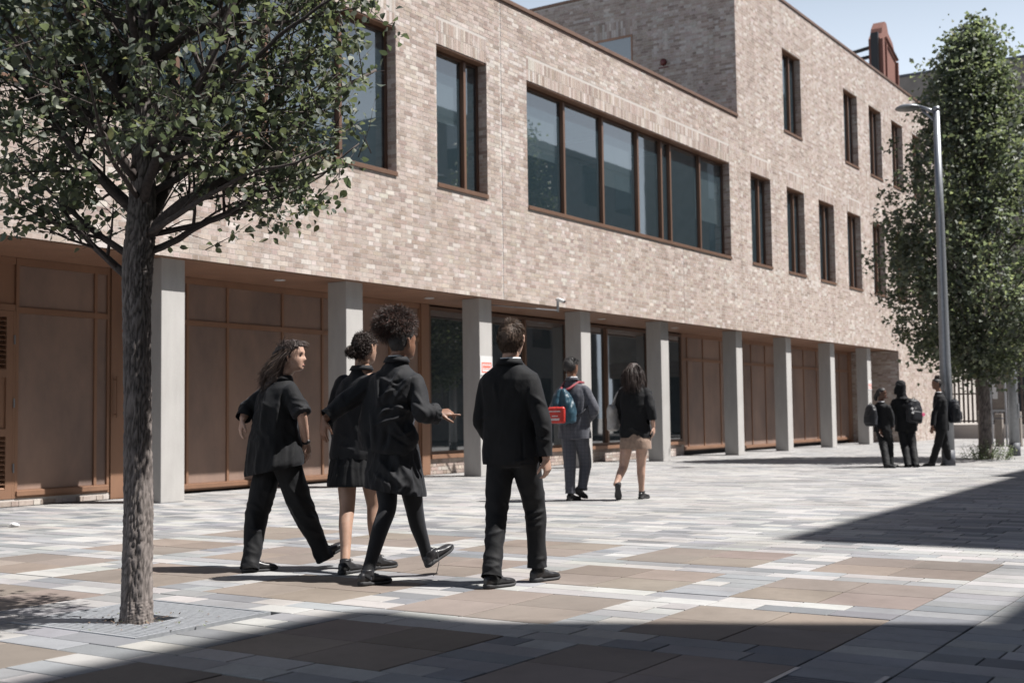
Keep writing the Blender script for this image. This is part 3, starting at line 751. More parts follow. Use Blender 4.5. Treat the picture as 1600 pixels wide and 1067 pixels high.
# railings with gate between the school and the corner building, sunlit yard wall behind
yw = empty('yard_wall', (50.95, 13.3, 0)); tag(yw, 'sunlit pale brick yard wall seen between the dark railings', 'wall')
mb = MB(); mb.box(0, 14, 0, .3, 0, 3.3); mb.build('wall', M['mortar'], yw)
mb = MB(); mb.box(-.0, 14, -.04, .34, 3.302, 3.40); mb.build('coping', M['concrete'], yw)
rl = empty('railings', (51.3, YF, 0)); tag(rl, 'tall dark vertical railings with gate beyond the end of the school', 'railings')
M['rail'] = mat_plain('brown_rail', (.055, .04, .035), .6, .2, 20, .2)
for k in range(17):
    mb = MB(); wd = .075 if k % 6 else .13
    mb.box(0, .05, -.12-.17*k-wd, -.12-.17*k, .62, 3.05); mb.build('bar', M['rail'], rl)
for z in (.66, 1.75, 2.9):
    mb = MB(); mb.box(.051, .09, -3.05, -.02, z, z+.06); mb.build('rail', M['rail'], rl)
mb = MB(); mb.box(-.05, .2, -3.1, .3, 0, .55); mb.build('plinth', M['mortar'], rl)
# notice board on posts
M['board_grey'] = mat_plain('board_frame', (.36, .37, .39), .5, .3, 20, .08)
M['timber'] = mat_plain('weathered_timber', (.20, .175, .155), .9, 0, 30, .25, .4, .004)
nb_ = empty('notice_board', (39.8, 8.15, 0)); tag(nb_, 'grey framed notice board with a white sheet behind the far tree', 'notice board')
mb = MB(); mb.box(0, .05, 0, .05, 0, 2.65); mb.build('post', M['board_grey'], nb_)
mb = MB(); mb.box(0, .05, .42, .47, 0, 2.65); mb.build('post', M['board_grey'], nb_)
mb = MB(); mb.box(-.01, .06, .051, .419, 2.56, 2.65); mb.box(-.01, .06, .051, .419, 1.05, 1.12); mb.build('frame', M['board_grey'], nb_)
mb = MB(); mb.box(.02, .04, .052, .418, 1.121, 2.559); mb.build('panel', M['timber'], nb_)
mb = MB(); mb.box(.012, .018, .25, .40, 1.45, 1.95); mb.build('sheet', M['white'], nb_)
for k, (dy, hh) in enumerate(((.62, 1.1), (.17, 1.0), (-.32, 1.05))):
    t = empty('timber_bollard', (39.3+.2*k, 8.15+dy, 0)); tag(t, ['weathered square timber post left of the notice board', 'weathered square timber post under the notice board', 'weathered square timber post right of the notice board'][k], 'bollard', 'timber posts by the notice board')
    mb = MB(); mb.box(-.11, .11, -.11, .11, 0, hh, .02); mb.build('shaft', M['timber'], t)
    mb = MB(); mb.box(-.115, .115, -.115, .115, hh-.16, hh-.13, .004); mb.build('band', M['steel_dark'], t)

# ------------------------------------------------------------------ street lamps
def street_lamp(name, loc, label, rz=0):
    o = empty(name, loc, rz); tag(o, label, 'street lamp', 'grey street lamps')
    mb = MB(); mb.tube([(0, 0, .32), (0, 0, 2.0), (0, 0, 2.06), (0, 0, 5), (0, 0, 7.22)], [.128, .112, .108, .085, .064], 20); mb.build('pole', M['steel'], o, True)
    mb = MB(); mb.tube([(0, 0, 0), (0, 0, .315)], [.134, .131], 20); mb.build('base_band', M['steel_dark'], o, True)
    mb = MB(); mb.tube([(0, 0, 7.22), (0, 0, 7.3)], [.07, .066], 16); mb.build('cap', M['steel'], o, True)
    mb = MB(); mb.tube([(0, .0, 7.18), (0, .34, 7.36)], [.045, .035], 10); mb.tube([(0, .0, 6.98), (0, .30, 7.28)], [.03, .025], 10); mb.build('arm', M['steel'], o, True)
    mb = MB(); c = Vector((0, .57, 7.36))
    prof = [(0, .07), (.09, .067), (.19, .046), (.25, .012), (.26, -.008), (.245, -.022)]
    n_ = 28; vs = []; fs = []
    for r_, z in prof:
        for k in range(n_): vs.append((c.x+math.cos(2*math.pi*k/n_)*max(r_, .001), c.y+math.sin(2*math.pi*k/n_)*max(r_, .001), c.z+z))
    for i in range(len(prof)-1):
        for k in range(n_): fs.append((i*n_+k, (i+1)*n_+k, (i+1)*n_+(k+1) % n_, i*n_+(k+1) % n_))
    mb.mesh(vs, fs); mb.build('head', M['steel'], o, True)
    mb = MB(); mb.tube([(c.x, c.y, c.z-.03), (c.x, c.y, c.z-.022)], [.205, .243], 28); mb.build('lens', M['lamp_lens'], o, True)
    mb = MB(); mb.box(-.045, .045, -.131, -.108, .9, 1.25, .004); mb.build('access_door', M['steel'], o)
    return o
M['lamp_lens'] = mat_plain('lamp_lens', (.16, .165, .17), .3, 0, 10, .1)
street_lamp('street_lamp', (25.57, 6.38, 0), 'grey street lamp with round flat head beside the standing group of three')
street_lamp('street_lamp', (31.4, 6.28, 0), 'grey lamp post at the right edge, its top hidden in the far tree')
# ================================================================== trees
def leaf_mat(name, lo, hi, sat=1.):
    t = NT(name); at = t.n('Attribute', attribute_name='col')
    t.set(Base_Color=at.outputs[0], Roughness=.55, Specular_IOR_Level=.3)
    tr = t.n('BsdfTranslucent'); mx = t.n('MixShader'); mx.inputs[0].default_value = .34
    c = t.mix(1.0, at.outputs[0], (1.5, 1.65, .9, 1), 'MULTIPLY'); t.l(c, tr.inputs[0])
    t.l(t.b.outputs[0], mx.inputs[1]); t.l(tr.outputs[0], mx.inputs[2]); t.l(mx.outputs[0], t.out.inputs[0]); return t.mat
M['leaf'] = leaf_mat('leaf', 0, 0)
def mat_bark():
    t = NT('bark'); at = t.n('Attribute', attribute_name='col'); v = t.coords(); n1 = t.noise(9, v, 5, .65); n2 = t.noise(150, t.coords((1, 1, .4)), 3, .7)
    c = t.mix(1.0, at.outputs[0], t.ramp(n1, [(.3, (.75, .74, .74)), (.7, (1.2, 1.2, 1.2))]), 'MULTIPLY')
    t.set(Base_Color=c, Roughness=.92, Specular_IOR_Level=.2); t.bump(n2, .5, .003); return t.mat
M['bark'] = mat_bark()
def trunk_mesh(name, path, rad_, nseg, nring, crack=.012, seed=0.):
    """path: list of (x,y,z,r); bark ridges are real relief"""
    path = np.array(path, float); zz = np.linspace(0, 1, nring); tt = np.linspace(0, 1, len(path))
    P = np.stack([np.interp(zz, tt, path[:, k]) for k in range(4)], 1)
    V = np.zeros((nring, nseg, 3)); C = np.zeros((nring, nseg, 3))
    for i in range(nring):
        x, y, z, r = P[i]
        for j in range(nseg):
            a = 2*math.pi*j/nseg; ca, sa = math.cos(a), math.sin(a)
            q = Vector((ca*r*13+seed, sa*r*13, z*3.2)); w = mnoise.noise(q*.7)*.9
            d1 = abs(mnoise.noise(Vector((ca*r*70+w*1.3, sa*r*70+seed, z*15.0+w*2.5)))); d2 = abs(mnoise.noise(Vector((ca*r*150, sa*r*150+seed, z*60))))
            ridge = min(1, d1*3.2); h = (ridge-.7)*crack*.62+(d2-.25)*crack*.7+mnoise.noise(Vector((ca*2, sa*2, z*1.3+seed)))*.005
            V[i, j] = (x+ca*(r+h), y+sa*(r+h), z); s = .35+.65*ridge
            C[i, j] = np.array((.205, .180, .168))*s*(1+.25*(d2-.3))
    idx = np.arange(nring*nseg).reshape(nring, nseg); a = idx[:-1]; b_ = idx[1:]
    F = np.stack([a, np.roll(a, -1, 1), np.roll(b_, -1, 1), b_], -1).reshape(-1, 4)
    return np_mesh(name, V.reshape(-1, 3), F, C.reshape(-1, 3), True)

class Tree:
    def __init__(s, rng): s.rng = rng; s.seg = []; s.tips = []
    def grow(s, p, d, L, r, lev, maxlev, up=.25, wig=.22, kids=(5, 4, 3)):
        n = max(4, int(L/.09)); pts = [p.copy()]; rs = [r]; d = d.normalized(); step = L/n
        for i in range(n):
            d = (d+Vector(s.rng.normal(0, wig, 3))*.35+Vector((0, 0, up*.12))).normalized(); p = p+d*step
            pts.append(p.copy()); rs.append(r*(1-.78*(i+1)/n))
            if lev >= maxlev-1 and i > n*.15: s.tips.append((p.copy(), d.copy(), lev))
        s.seg.append((pts, rs, lev))
        if lev < maxlev:
            k = kids[min(lev-1, len(kids)-1)]
            for q in range(k):
                t = .22+.74*(q+s.rng.random()*.8)/k; i = min(n-1, int(t*n)); base = pts[i]
                dd = (pts[i+1]-pts[i]).normalized(); side = dd.cross(Vector(s.rng.normal(0, 1, 3))).normalized()
                nd = (dd*s.rng.uniform(.45, .8)+side*s.rng.uniform(.6, 1.0)).normalized()
                s.grow(base, nd, L*s.rng.uniform(.42, .62), max(.0035, rs[i]*.6), lev+1, maxlev, up, wig*1.1, kids)
def leaf_shape(L, W):
    """rounded leaf with a point, folded a little along its rib: 6 quads/tris as quads"""
    pr = [(0, .0), (.18, .36), (.45, .5), (.75, .33), (1.0, 0.0)]
    mid = [(t*L, 0, .16*L*math.sin(t*2.6)-.10*L*t) for t, w in pr]; rt = [(t*L, w*W*.86, .52*W*w*w*1.6+.10*L*math.sin(t*2.6)-.10*L*t) for t, w in pr]; lf = [(x, -y, z) for x, y, z in rt]
    V = mid+[rt[1], rt[2], rt[3]]+[lf[1], lf[2], lf[3]]
    F = [(0, 5, 6, 1), (1, 6, 7, 2), (2, 7, 4, 3), (0, 1, 9, 8), (1, 2, 10, 9), (2, 3, 4, 10)]
    return np.array(V), np.array(F)
def leaf_frames(n, rng, droop=.5):
    """random leaf orientations: tip direction roughly outward and down, blade facing up/out"""
    a = rng.uniform(0, 2*np.pi, n); el = rng.normal(-.45, .5, n)*droop*2
    t = np.stack([np.cos(a)*np.cos(el), np.sin(a)*np.cos(el), np.sin(el)], 1)
    up = np.stack([rng.normal(0, .9, n), rng.normal(0, .9, n), np.ones(n)], 1); y = np.cross(up, t); y /= np.linalg.norm(y, axis=1)[:, None]+1e-9
    z = np.cross(t, y); return np.stack([t, y, z], 1)
LEAFPAL = np.array([[.108, .122, .100], [.080, .096, .082], [.135, .150, .118], [.180, .192, .150], [.19, .18, .13]])
def leaf_cols(n, rng, p=(.34, .30, .20, .12, .04)): return LEAFPAL[rng.choice(5, n, p=p)]*(1+rng.normal(0, .14, (n, 1)))

rngT = np.random.default_rng(21)
RZ_CAM = math.atan2(AXR.y, AXR.x)
tree = empty('plaza_tree', (4.545, 5.46, 0), RZ_CAM); tag(tree, 'young broadleaf tree with ridged bark standing in a steel grate at the left', 'tree')
path = [(-.014, 0, -.03, .092), (-.012, 0, .12, .0815), (-.006, 0, .6, .077), (-.012, 0, 1.2, .074), (-.022, 0, 1.75, .074), (-.018, 0, 1.95, .081), (.0, 0, 2.15, .080), (.012, 0, 2.45, .066), (.02, .0, 3.0, .052), (.04, 0, 3.7, .038), (.03, 0, 4.6, .018)]
link('trunk', trunk_mesh('trunk', path, 0, 88, 420), M['bark'], tree)
T = Tree(rngT)
limbs = [ # start z, azimuth (0 = right of picture), elevation, length, radius
    (1.88, 178, 42, .62, .026), (2.02, 12, 24, .95, .022), (2.0, 172, 30, .95, .022), (2.12, 2, 46, 1.25, .036), (2.25, 185, 50, 1.3, .032), (2.2, 40, 50, 1.3, .034), (2.3, 300, 42, 1.15, .03),
    (2.35, 95, 50, 1.25, .032), (2.45, 345, 56, 1.45, .036), (2.42, 235, 50, 1.25, .032), (2.55, 150, 58, 1.4, .034), (2.7, 15, 40, 1.35, .03), (2.8, 200, 45, 1.3, .03), (2.85, 275, 50, 1.25, .028), (2.95, 75, 50, 1.25, .028),
    (3.1, 355, 38, 1.35, .028), (3.2, 170, 42, 1.3, .026), (3.25, 320, 48, 1.2, .026), (3.35, 120, 45, 1.2, .026), (3.5, 30, 45, 1.2, .024), (3.6, 220, 45, 1.2, .022), (3.8, 340, 50, 1.1, .02), (3.9, 150, 52, 1.1, .02), (4.1, 60, 55, 1.0, .018), (4.3, 270, 60, .9, .016), (2.62, 330, 30, 1.1, .024), (2.6, 190, 30, 1.15, .024), (2.35, 20, 28, 1.05, .022)]
limbs += [(2.12+.05*(k % 5), 20+61*k, 16+5*(k % 4), 1.0+.12*(k % 3), .018) for k in range(7)]
for z, az, el, L_, r in limbs:
    az %= 360
    a, e = rad(az), rad(el); x0 = np.interp(z, [q[2] for q in path], [q[0] for q in path]); rr = np.interp(z, [q[2] for q in path], [q[3] for q in path])
    d = Vector((math.cos(a)*math.cos(e), math.sin(a)*math.cos(e), math.sin(e)))
    T.grow(Vector((x0+math.cos(a)*rr*.5, math.sin(a)*rr*.5, z)), d, L_*(1.32 if (az < 42 or az > 325) else 1.02), r, 1, 3, .26 if el > 24 else .10, .2, (7, 5))
T.grow(Vector((.08, -.03, 1.90)), Vector((.6, -.2, .75)), .14, .015, 3, 3)
mbs = {1: MB(), 2: MB(), 3: MB()}
for pts, rs, lev in T.seg:
    if lev == 1:
        lb = MB(); lb.tube(pts, rs, 9); lb.build('limb', M['limb'] if 'limb' in M else M.setdefault('limb', mat_plain('limb_bark', (.075, .060, .055), .9, 0, 60, .3, .5, .004)), tree, True)
    elif pts[-1].z > 2.12 and math.hypot(pts[-1].x, pts[-1].y) < np.interp(pts[-1].z, [1.95, 2.25, 2.7, 3.3, 4.2, 5.2], [.80, 1.02, 1.22, 1.42, 1.35, .8])*1.04: mbs[2].tube(pts[::2] if lev == 3 else pts, rs[::2] if lev == 3 else rs, 5 if lev == 2 else 4)
tag(mbs[2].build('twigs', M['limb'], tree, True), kind='stuff')
# leaves in loose bunches along the twigs
tips = T.tips; NL = 24500
node = rngT.integers(0, len(tips), NL//5); ii = node[rngT.integers(0, len(node), NL)]              # bunches of leaves at the nodes
base = np.array([tips[k][0][:] for k in ii])+rngT.normal(0, .038, (NL, 3)); base[:, 2] -= abs(rngT.normal(0, .015, NL))
keep = (base[:, 2] > 2.10+.14*rngT.random(NL)+.06*np.clip(base[:, 0], 0, 1)) & ~((base[:, 2] < 2.5) & (np.hypot(base[:, 0], base[:, 1]) < .2)); keep &= np.hypot(base[:, 0], base[:, 1]*.9) < np.interp(base[:, 2], [1.95, 2.25, 2.7, 3.3, 4.2, 5.2], [.80, 1.02, 1.22, 1.42, 1.35, .8])*(1+rngT.normal(0, .05, NL))
base = base[keep]; NL = len(base)
R = leaf_frames(NL, rngT); sc = np.clip(rngT.normal(.045, .011, NL), .022, .072); col = leaf_cols(NL, rngT)
LV, LF = leaf_shape(1, .92)
rot = Matrix.Rotation(RZ_CAM, 3, 'Z')
d = np.zeros(NL)
for k in range(NL):
    w = rot @ Vector(base[k])+Vector(tree.location); X, Y, dd = proj(w); d[k] = -sc[k]/dd if (5 < X < 1000 and 3 < Y < 600) else 0
own = np.zeros(NL, bool); own[np.argsort(d)[:300]] = True
wf = np.stack([np.ones(NL), rngT.uniform(.62, 1.1, NL), rngT.uniform(-.9, 1.5, NL)], 1)         # every leaf folded and curled differently
Vall = (np.einsum('nij,nvi->nvj', R, LV[None]*wf[:, None, :])*sc[:, None, None]+base[:, None, :])
k2 = ~own; m2 = k2.sum()
tag(link('crown', np_mesh('crown', Vall[k2].reshape(-1, 3), (LF[None]+np.arange(m2)[:, None, None]*11).reshape(-1, 4), np.repeat(col[k2], 11, 0), True), M['leaf'], tree), kind='stuff')
lm = []
for c in range(8):
    lm.append(np_mesh('leaf', LV*np.array([1, .66+.05*c, -.8+.28*c]), LF, np.repeat(leaf_cols(1, rngT), 11, 0), True)); lm[-1].materials.append(M['leaf'])
for q, k in enumerate(np.where(own)[0]):
    o = bpy.data.objects.new('leaf', lm[q % 8]); COL.objects.link(o); o.parent = tree
    m3 = Matrix(R[k].T.tolist()); o.matrix_local = Matrix.Translation(base[k].tolist()) @ (m3*sc[k]).to_4x4()

# ------------------------------------------------------------------ far tree by the lamp
rng2 = np.random.default_rng(5)
tree2 = empty('far_tree', (29.2, 6.46, 0), RZ_CAM); tag(tree2, 'tall dense conical street tree behind the lamp post at the right', 'tree')
path2 = [(0, 0, -.02, .17), (0, 0, .2, .14), (.02, 0, 1.2, .125), (-.02, 0, 2.3, .12), (0, 0, 4, .1), (0, 0, 7, .05), (0, 0, 9.4, .012)]
link('trunk', trunk_mesh('trunk', path2, 0, 40, 120, .014, 4.), M['bark'], tree2)
prof2 = [(2.15, .35), (2.5, 1.15), (2.9, 1.75), (3.5, 2.10), (4.3, 2.25), (5.2, 2.15), (6.0, 1.98), (6.75, 1.65), (7.5, 1.30), (8.2, 1.02), (8.9, .74), (9.5, .48), (9.95, .08)]
pz = [q[0] for q in prof2]; pr = [q[1] for q in prof2]
lb2 = MB(); cl = []
for k in range(150):
    z = 2.2+7.4*(k+rng2.random())/150; a = rng2.uniform(0, 2*math.pi); rmax = np.interp(z, pz, pr)*rng2.uniform(.78, 1.12); zs = max(1.9, z-rmax*.8)
    p0 = Vector((0, 0, zs)); p1 = Vector((math.cos(a)*rmax, math.sin(a)*rmax, z)); pts = [p0.lerp(p1, t)+Vector((0, 0, .12*math.sin(t*3.1))) for t in (0, .33, .66, 1)]
    lb2.tube(pts, [.03, .022, .014, .006], 5)
    for t in np.linspace(.35, 1.0, 7):
        c = p0.lerp(p1, t); cl.append((c+Vector(rng2.normal(0, .16, 3)), .19*(1.15-.4*t)))
for k in range(330):                                     # outer bunches give the broken outline
    z = rng2.uniform(2.2, 9.8); a = rng2.uniform(0, 2*math.pi); rr = np.interp(z, pz, pr)*rng2.uniform(.82, 1.08); cl.append((Vector((math.cos(a)*rr+.12, math.sin(a)*rr, z+rng2.normal(0, .1))), rng2.uniform(.08, .24)))
for k in range(16): cl.append((Vector((rng2.normal(0, .12), rng2.normal(0, .12), 9.4+k*.045)), .07))
tag(lb2.build('limbs', M['limb'], tree2, True), kind='stuff')
bs = np.concatenate([np.array(c[:])[None]+rng2.normal(0, s_, (26, 3)) for c, s_ in cl]); N2 = len(bs)
R2 = leaf_frames(N2, rng2); sc2 = rng2.uniform(.06, .15, N2)
LV2 = LV[[0, 6, 4, 9]]; LF2 = np.array([(0, 1, 2, 3)])
V2 = np.einsum('nij,vi->nvj', R2, LV2)*sc2[:, None, None]+bs[:, None, :]
c2 = leaf_cols(N2, rng2, (.34, .22, .24, .17, .03))*np.repeat(rng2.uniform(.70, 1.6, len(cl)), 26)[:, None]
tag(link('crown', np_mesh('crown', V2.reshape(-1, 3), (LF2[None]+np.arange(N2)[:, None, None]*4).reshape(-1, 4), np.repeat(c2, 4, 0), True), M['leaf'], tree2), kind='stuff')
# weeds at its foot
mb = MB(); wb = []
wd = empty('weed_clump', (29.0, 6.35, 0)); tag(wd, 'grey green weeds growing round the foot of the far tree', 'weeds')
wm = MB()
for k in range(60):
    a = rng2.uniform(0, 6.28); rr = rng2.uniform(.0, .5); h = rng2.uniform(.15, .5)*(1.1-rr); b0 = Vector((math.cos(a)*rr*.8, math.sin(a)*rr*1.0, 0)); tip = b0+Vector((math.cos(a)*.15, math.sin(a)*.15, h))
    wm.tube([b0, b0.lerp(tip, .5)+Vector((0, 0, .03)), tip], [.006, .004, .002], 4)
    for q in range(14): wb.append(b0.lerp(tip, rng2.uniform(.2, 1))+Vector(rng2.normal(0, .03, 3)))
wm.build('stems', M['weed'], wd)
wb = np.array([p[:] for p in wb]); wb[:, 2] = np.maximum(wb[:, 2], .03); n3 = len(wb); R3 = leaf_frames(n3, rng2); s3 = rng2.uniform(.03, .07, n3)
V3 = np.einsum('nij,vi->nvj', R3, LV2*np.array([1, .5, 1]))*s3[:, None, None]+wb[:, None, :]
pal = np.where(rng2.random((n3, 1)) < .2, np.array([[.45, .46, .43]]), np.array([[.13, .16, .11]]))*(1+rng2.normal(0, .15, (n3, 1)))
tag(link('leaves', np_mesh('leaves', V3.reshape(-1, 3), (LF2[None]+np.arange(n3)[:, None, None]*4).reshape(-1, 4), np.repeat(pal, 4, 0), True), M['leaf'], wd), kind='stuff')
# ================================================================== people
# every figure stands in its own frame: x = to the right, y = away from the street corner where we stand, z = up (metres)
PEOPLE = {
    'man': ((6.797, 4.444), dict(head=(-0.033, -0.0, 1.583), neck=(-0.043, -0.0, 1.444), chest=(-0.046, 0.0, 1.249), waist=(-0.049, -0.0, 1.014), pelvis=(-0.035, -0.0, 0.787), shR=(0.106, -0.1, 1.337), elR=(0.167, -0.15, 1.037), wrR=(0.18, -0.13, 0.814), shL=(-0.199, 0.1, 1.347), elL=(-0.248, 0.07, 1.071), wrL=(-0.159, 0.17, 0.877), hipR=(0.056, -0.05, 0.721), hipL=(-0.129, 0.05, 0.719), knR=(0.108, 0.06, 0.48), knL=(-0.145, 0.02, 0.478), anR=(0.119, 0.04, 0.105), anL=(-0.178, -0.02, 0.079), g_fR=(0.174, 0.109, 0.0), g_fL=(-0.152, -0.167, 0.0))),
    'w1': ((6.65, 6.363), dict(head=(0.04, -0.02, 1.548), neck=(-0.039, 0.0, 1.395), chest=(-0.082, -0.0, 1.184), waist=(-0.092, 0.0, 0.926), pelvis=(-0.073, -0.0, 0.716), shR=(0.082, -0.13, 1.315), elR=(0.136, -0.2, 1.133), wrR=(0.144, -0.06, 0.915), shL=(-0.202, 0.13, 1.33), elL=(-0.315, 0.08, 1.164), wrL=(-0.335, 0.02, 1.094), hipR=(0.003, -0.06, 0.685), hipL=(-0.17, 0.06, 0.682), knR=(0.105, 0.02, 0.423), knL=(-0.224, 0.05, 0.411), anR=(0.248, 0.06, 0.096), anL=(-0.244, 0.03, 0.06), g_fL=(-0.205, -0.09, 0.0), heR=(0.199, 0.04, 0.053), toR=(0.385, 0.12, 0.154))),
    'w2': ((6.95, 5.859), dict(head=(-0.009, 0.0, 1.593), neck=(-0.033, -0.0, 1.499), chest=(-0.053, 0.0, 1.293), waist=(-0.073, 0.0, 1.021), pelvis=(-0.084, 0.0, 0.802), shR=(0.139, -0.12, 1.371), elR=(0.19, -0.1, 1.148), wrR=(0.179, 0.0, 0.915), shL=(-0.219, 0.12, 1.383), elL=(-0.256, 0.1, 1.132), wrL=(-0.227, 0.16, 0.918), hipR=(0.025, -0.05, 0.742), hipL=(-0.156, 0.05, 0.741), knR=(0.049, 0.05, 0.449), knL=(-0.133, -0.03, 0.457), anR=(0.065, 0.05, 0.086), anL=(-0.126, -0.03, 0.079), g_fR=(0.132, -0.015, 0.0), g_fL=(-0.065, -0.251, 0.0))),
    'w3': ((6.629, 5.323), dict(head=(0.048, 0.0, 1.597), neck=(0.007, 0.0, 1.487), chest=(-0.021, 0.0, 1.298), waist=(-0.044, 0.0, 1.057), pelvis=(-0.024, -0.0, 0.829), shR=(0.181, -0.1, 1.358), elR=(0.189, -0.18, 1.115), wrR=(0.288, -0.12, 1.113), shL=(-0.195, 0.1, 1.37), elL=(-0.354, 0.02, 1.202), wrL=(-0.489, -0.05, 1.085), hipR=(0.059, -0.05, 0.773), hipL=(-0.104, 0.05, 0.772), knR=(0.113, 0.05, 0.454), knL=(-0.051, -0.06, 0.486), anR=(0.189, 0.12, 0.135), anL=(-0.173, -0.08, 0.068), g_fL=(-0.165, -0.305, 0.0), heR=(0.177, 0.09, 0.078), toR=(0.367, 0.2, 0.173), puff=(-0.013, 0.0, 1.726), idx=(0.402, -0.05, 1.151))),
    'f1': ((13.782, 8.098), dict(head=(-0.054, -0.0, 1.717), neck=(-0.048, 0.0, 1.568), chest=(-0.036, -0.0, 1.335), waist=(-0.023, 0.0, 1.087), pelvis=(-0.028, -0.0, 0.823), shR=(0.143, -0.1, 1.455), elR=(0.235, -0.12, 1.165), wrR=(0.125, 0.15, 1.002), shL=(-0.229, 0.1, 1.456), elL=(-0.29, 0.15, 1.174), wrL=(-0.122, 0.25, 0.988), hipR=(0.076, -0.05, 0.756), hipL=(-0.126, 0.05, 0.757), knR=(0.114, 0.12, 0.47), knL=(-0.099, 0.0, 0.478), anR=(0.063, 0.05, 0.16), anL=(-0.097, 0.0, 0.116), g_fL=(-0.074, 0.015, 0.0), heR=(-0.031, 0.0, 0.107), toR=(0.229, 0.1, -0.002))),
    'f2': ((14.151, 7.504), dict(head=(0.049, -0.0, 1.639), neck=(0.045, 0.0, 1.465), chest=(0.058, -0.0, 1.283), waist=(0.053, 0.0, 1.035), pelvis=(0.057, 0.0, 0.804), shR=(0.191, -0.1, 1.411), elR=(0.255, -0.14, 1.156), wrR=(0.282, -0.08, 0.934), shL=(-0.079, 0.1, 1.42), elL=(-0.149, 0.12, 1.163), wrL=(-0.096, 0.2, 0.953), hipR=(0.132, -0.05, 0.706), hipL=(-0.039, 0.05, 0.706), knR=(0.134, 0.1, 0.437), knL=(-0.107, 0.0, 0.42), anR=(0.138, 0.12, 0.097), anL=(-0.225, -0.18, 0.201), g_fR=(0.179, 0.213, 0.0), heL=(-0.202, -0.2, 0.21), toL=(-0.303, -0.08, 0.009))),
    'g1': ((24.398, 7.345), dict(head=(0.021, 0.0, 1.451), neck=(-0.01, -0.0, 1.274), chest=(0.01, -0.0, 1.11), waist=(0.029, -0.0, 0.907), pelvis=(0.023, -0.0, 0.73), shR=(0.122, -0.1, 1.208), elR=(0.172, -0.12, 0.981), wrR=(0.159, -0.1, 0.78), shL=(-0.09, 0.08, 1.213), elL=(-0.123, -0.05, 0.972), wrL=(-0.075, -0.12, 0.733), hipR=(0.122, -0.0, 0.653), hipL=(-0.042, -0.0, 0.656), knR=(0.128, -0.0, 0.439), knL=(-0.011, -0.0, 0.441), anR=(0.116, -0.0, 0.061), anL=(-0.023, -0.0, 0.063), g_fR=(0.126, -0.042, 0.0), g_fL=(-0.107, -0.273, 0.0))),
    'g2': ((24.799, 6.995), dict(head=(-0.075, 0.0, 1.589), neck=(-0.055, 0.0, 1.41), chest=(-0.024, 0.0, 1.193), waist=(0.006, -0.0, 0.938), pelvis=(0.011, -0.0, 0.722), shR=(0.177, -0.06, 1.317), elR=(0.234, -0.05, 1.024), wrR=(0.231, 0.12, 0.807), shL=(-0.256, 0.06, 1.324), elL=(-0.254, 0.1, 1.031), wrL=(-0.126, 0.2, 0.85), hipR=(0.097, -0.0, 0.62), hipL=(-0.081, -0.0, 0.622), knR=(0.091, -0.0, 0.429), knL=(-0.062, 0.0, 0.431), anR=(0.065, 0.0, 0.05), anL=(-0.075, 0.0, 0.052), g_fR=(-0.034, -0.303, 0.0), g_fL=(-0.159, -0.261, 0.0))),
    'g3': ((25.241, 6.501), dict(head=(0.018, 0.0, 1.632), neck=(0.063, 0.0, 1.452), chest=(0.081, 0.0, 1.222), waist=(0.083, 0.0, 0.928), pelvis=(0.076, 0.0, 0.712), shR=(0.094, 0.14, 1.326), elR=(0.085, 0.14, 1.056), wrR=(0.031, 0.12, 0.813), shL=(0.005, -0.12, 1.324), elL=(-0.081, -0.12, 1.045), wrL=(-0.135, -0.14, 0.792), hipR=(0.11, 0.07, 0.634), hipL=(0.024, -0.07, 0.637), knR=(0.195, 0.08, 0.402), knL=(-0.009, -0.07, 0.434), anR=(0.292, 0.1, 0.043), anL=(-0.123, -0.07, 0.08), g_fR=(0.342, 0.209, 0.0), g_fL=(-0.103, 0.035, 0.0))),
}
UPZ = Vector((0, 0, 1))
def Vc(p): return Vector(p)
def hd(deg): return Vector((math.sin(rad(deg)), math.cos(rad(deg)), 0)), Vector((math.cos(rad(deg)), -math.sin(rad(deg)), 0))   # forward, to the person's right

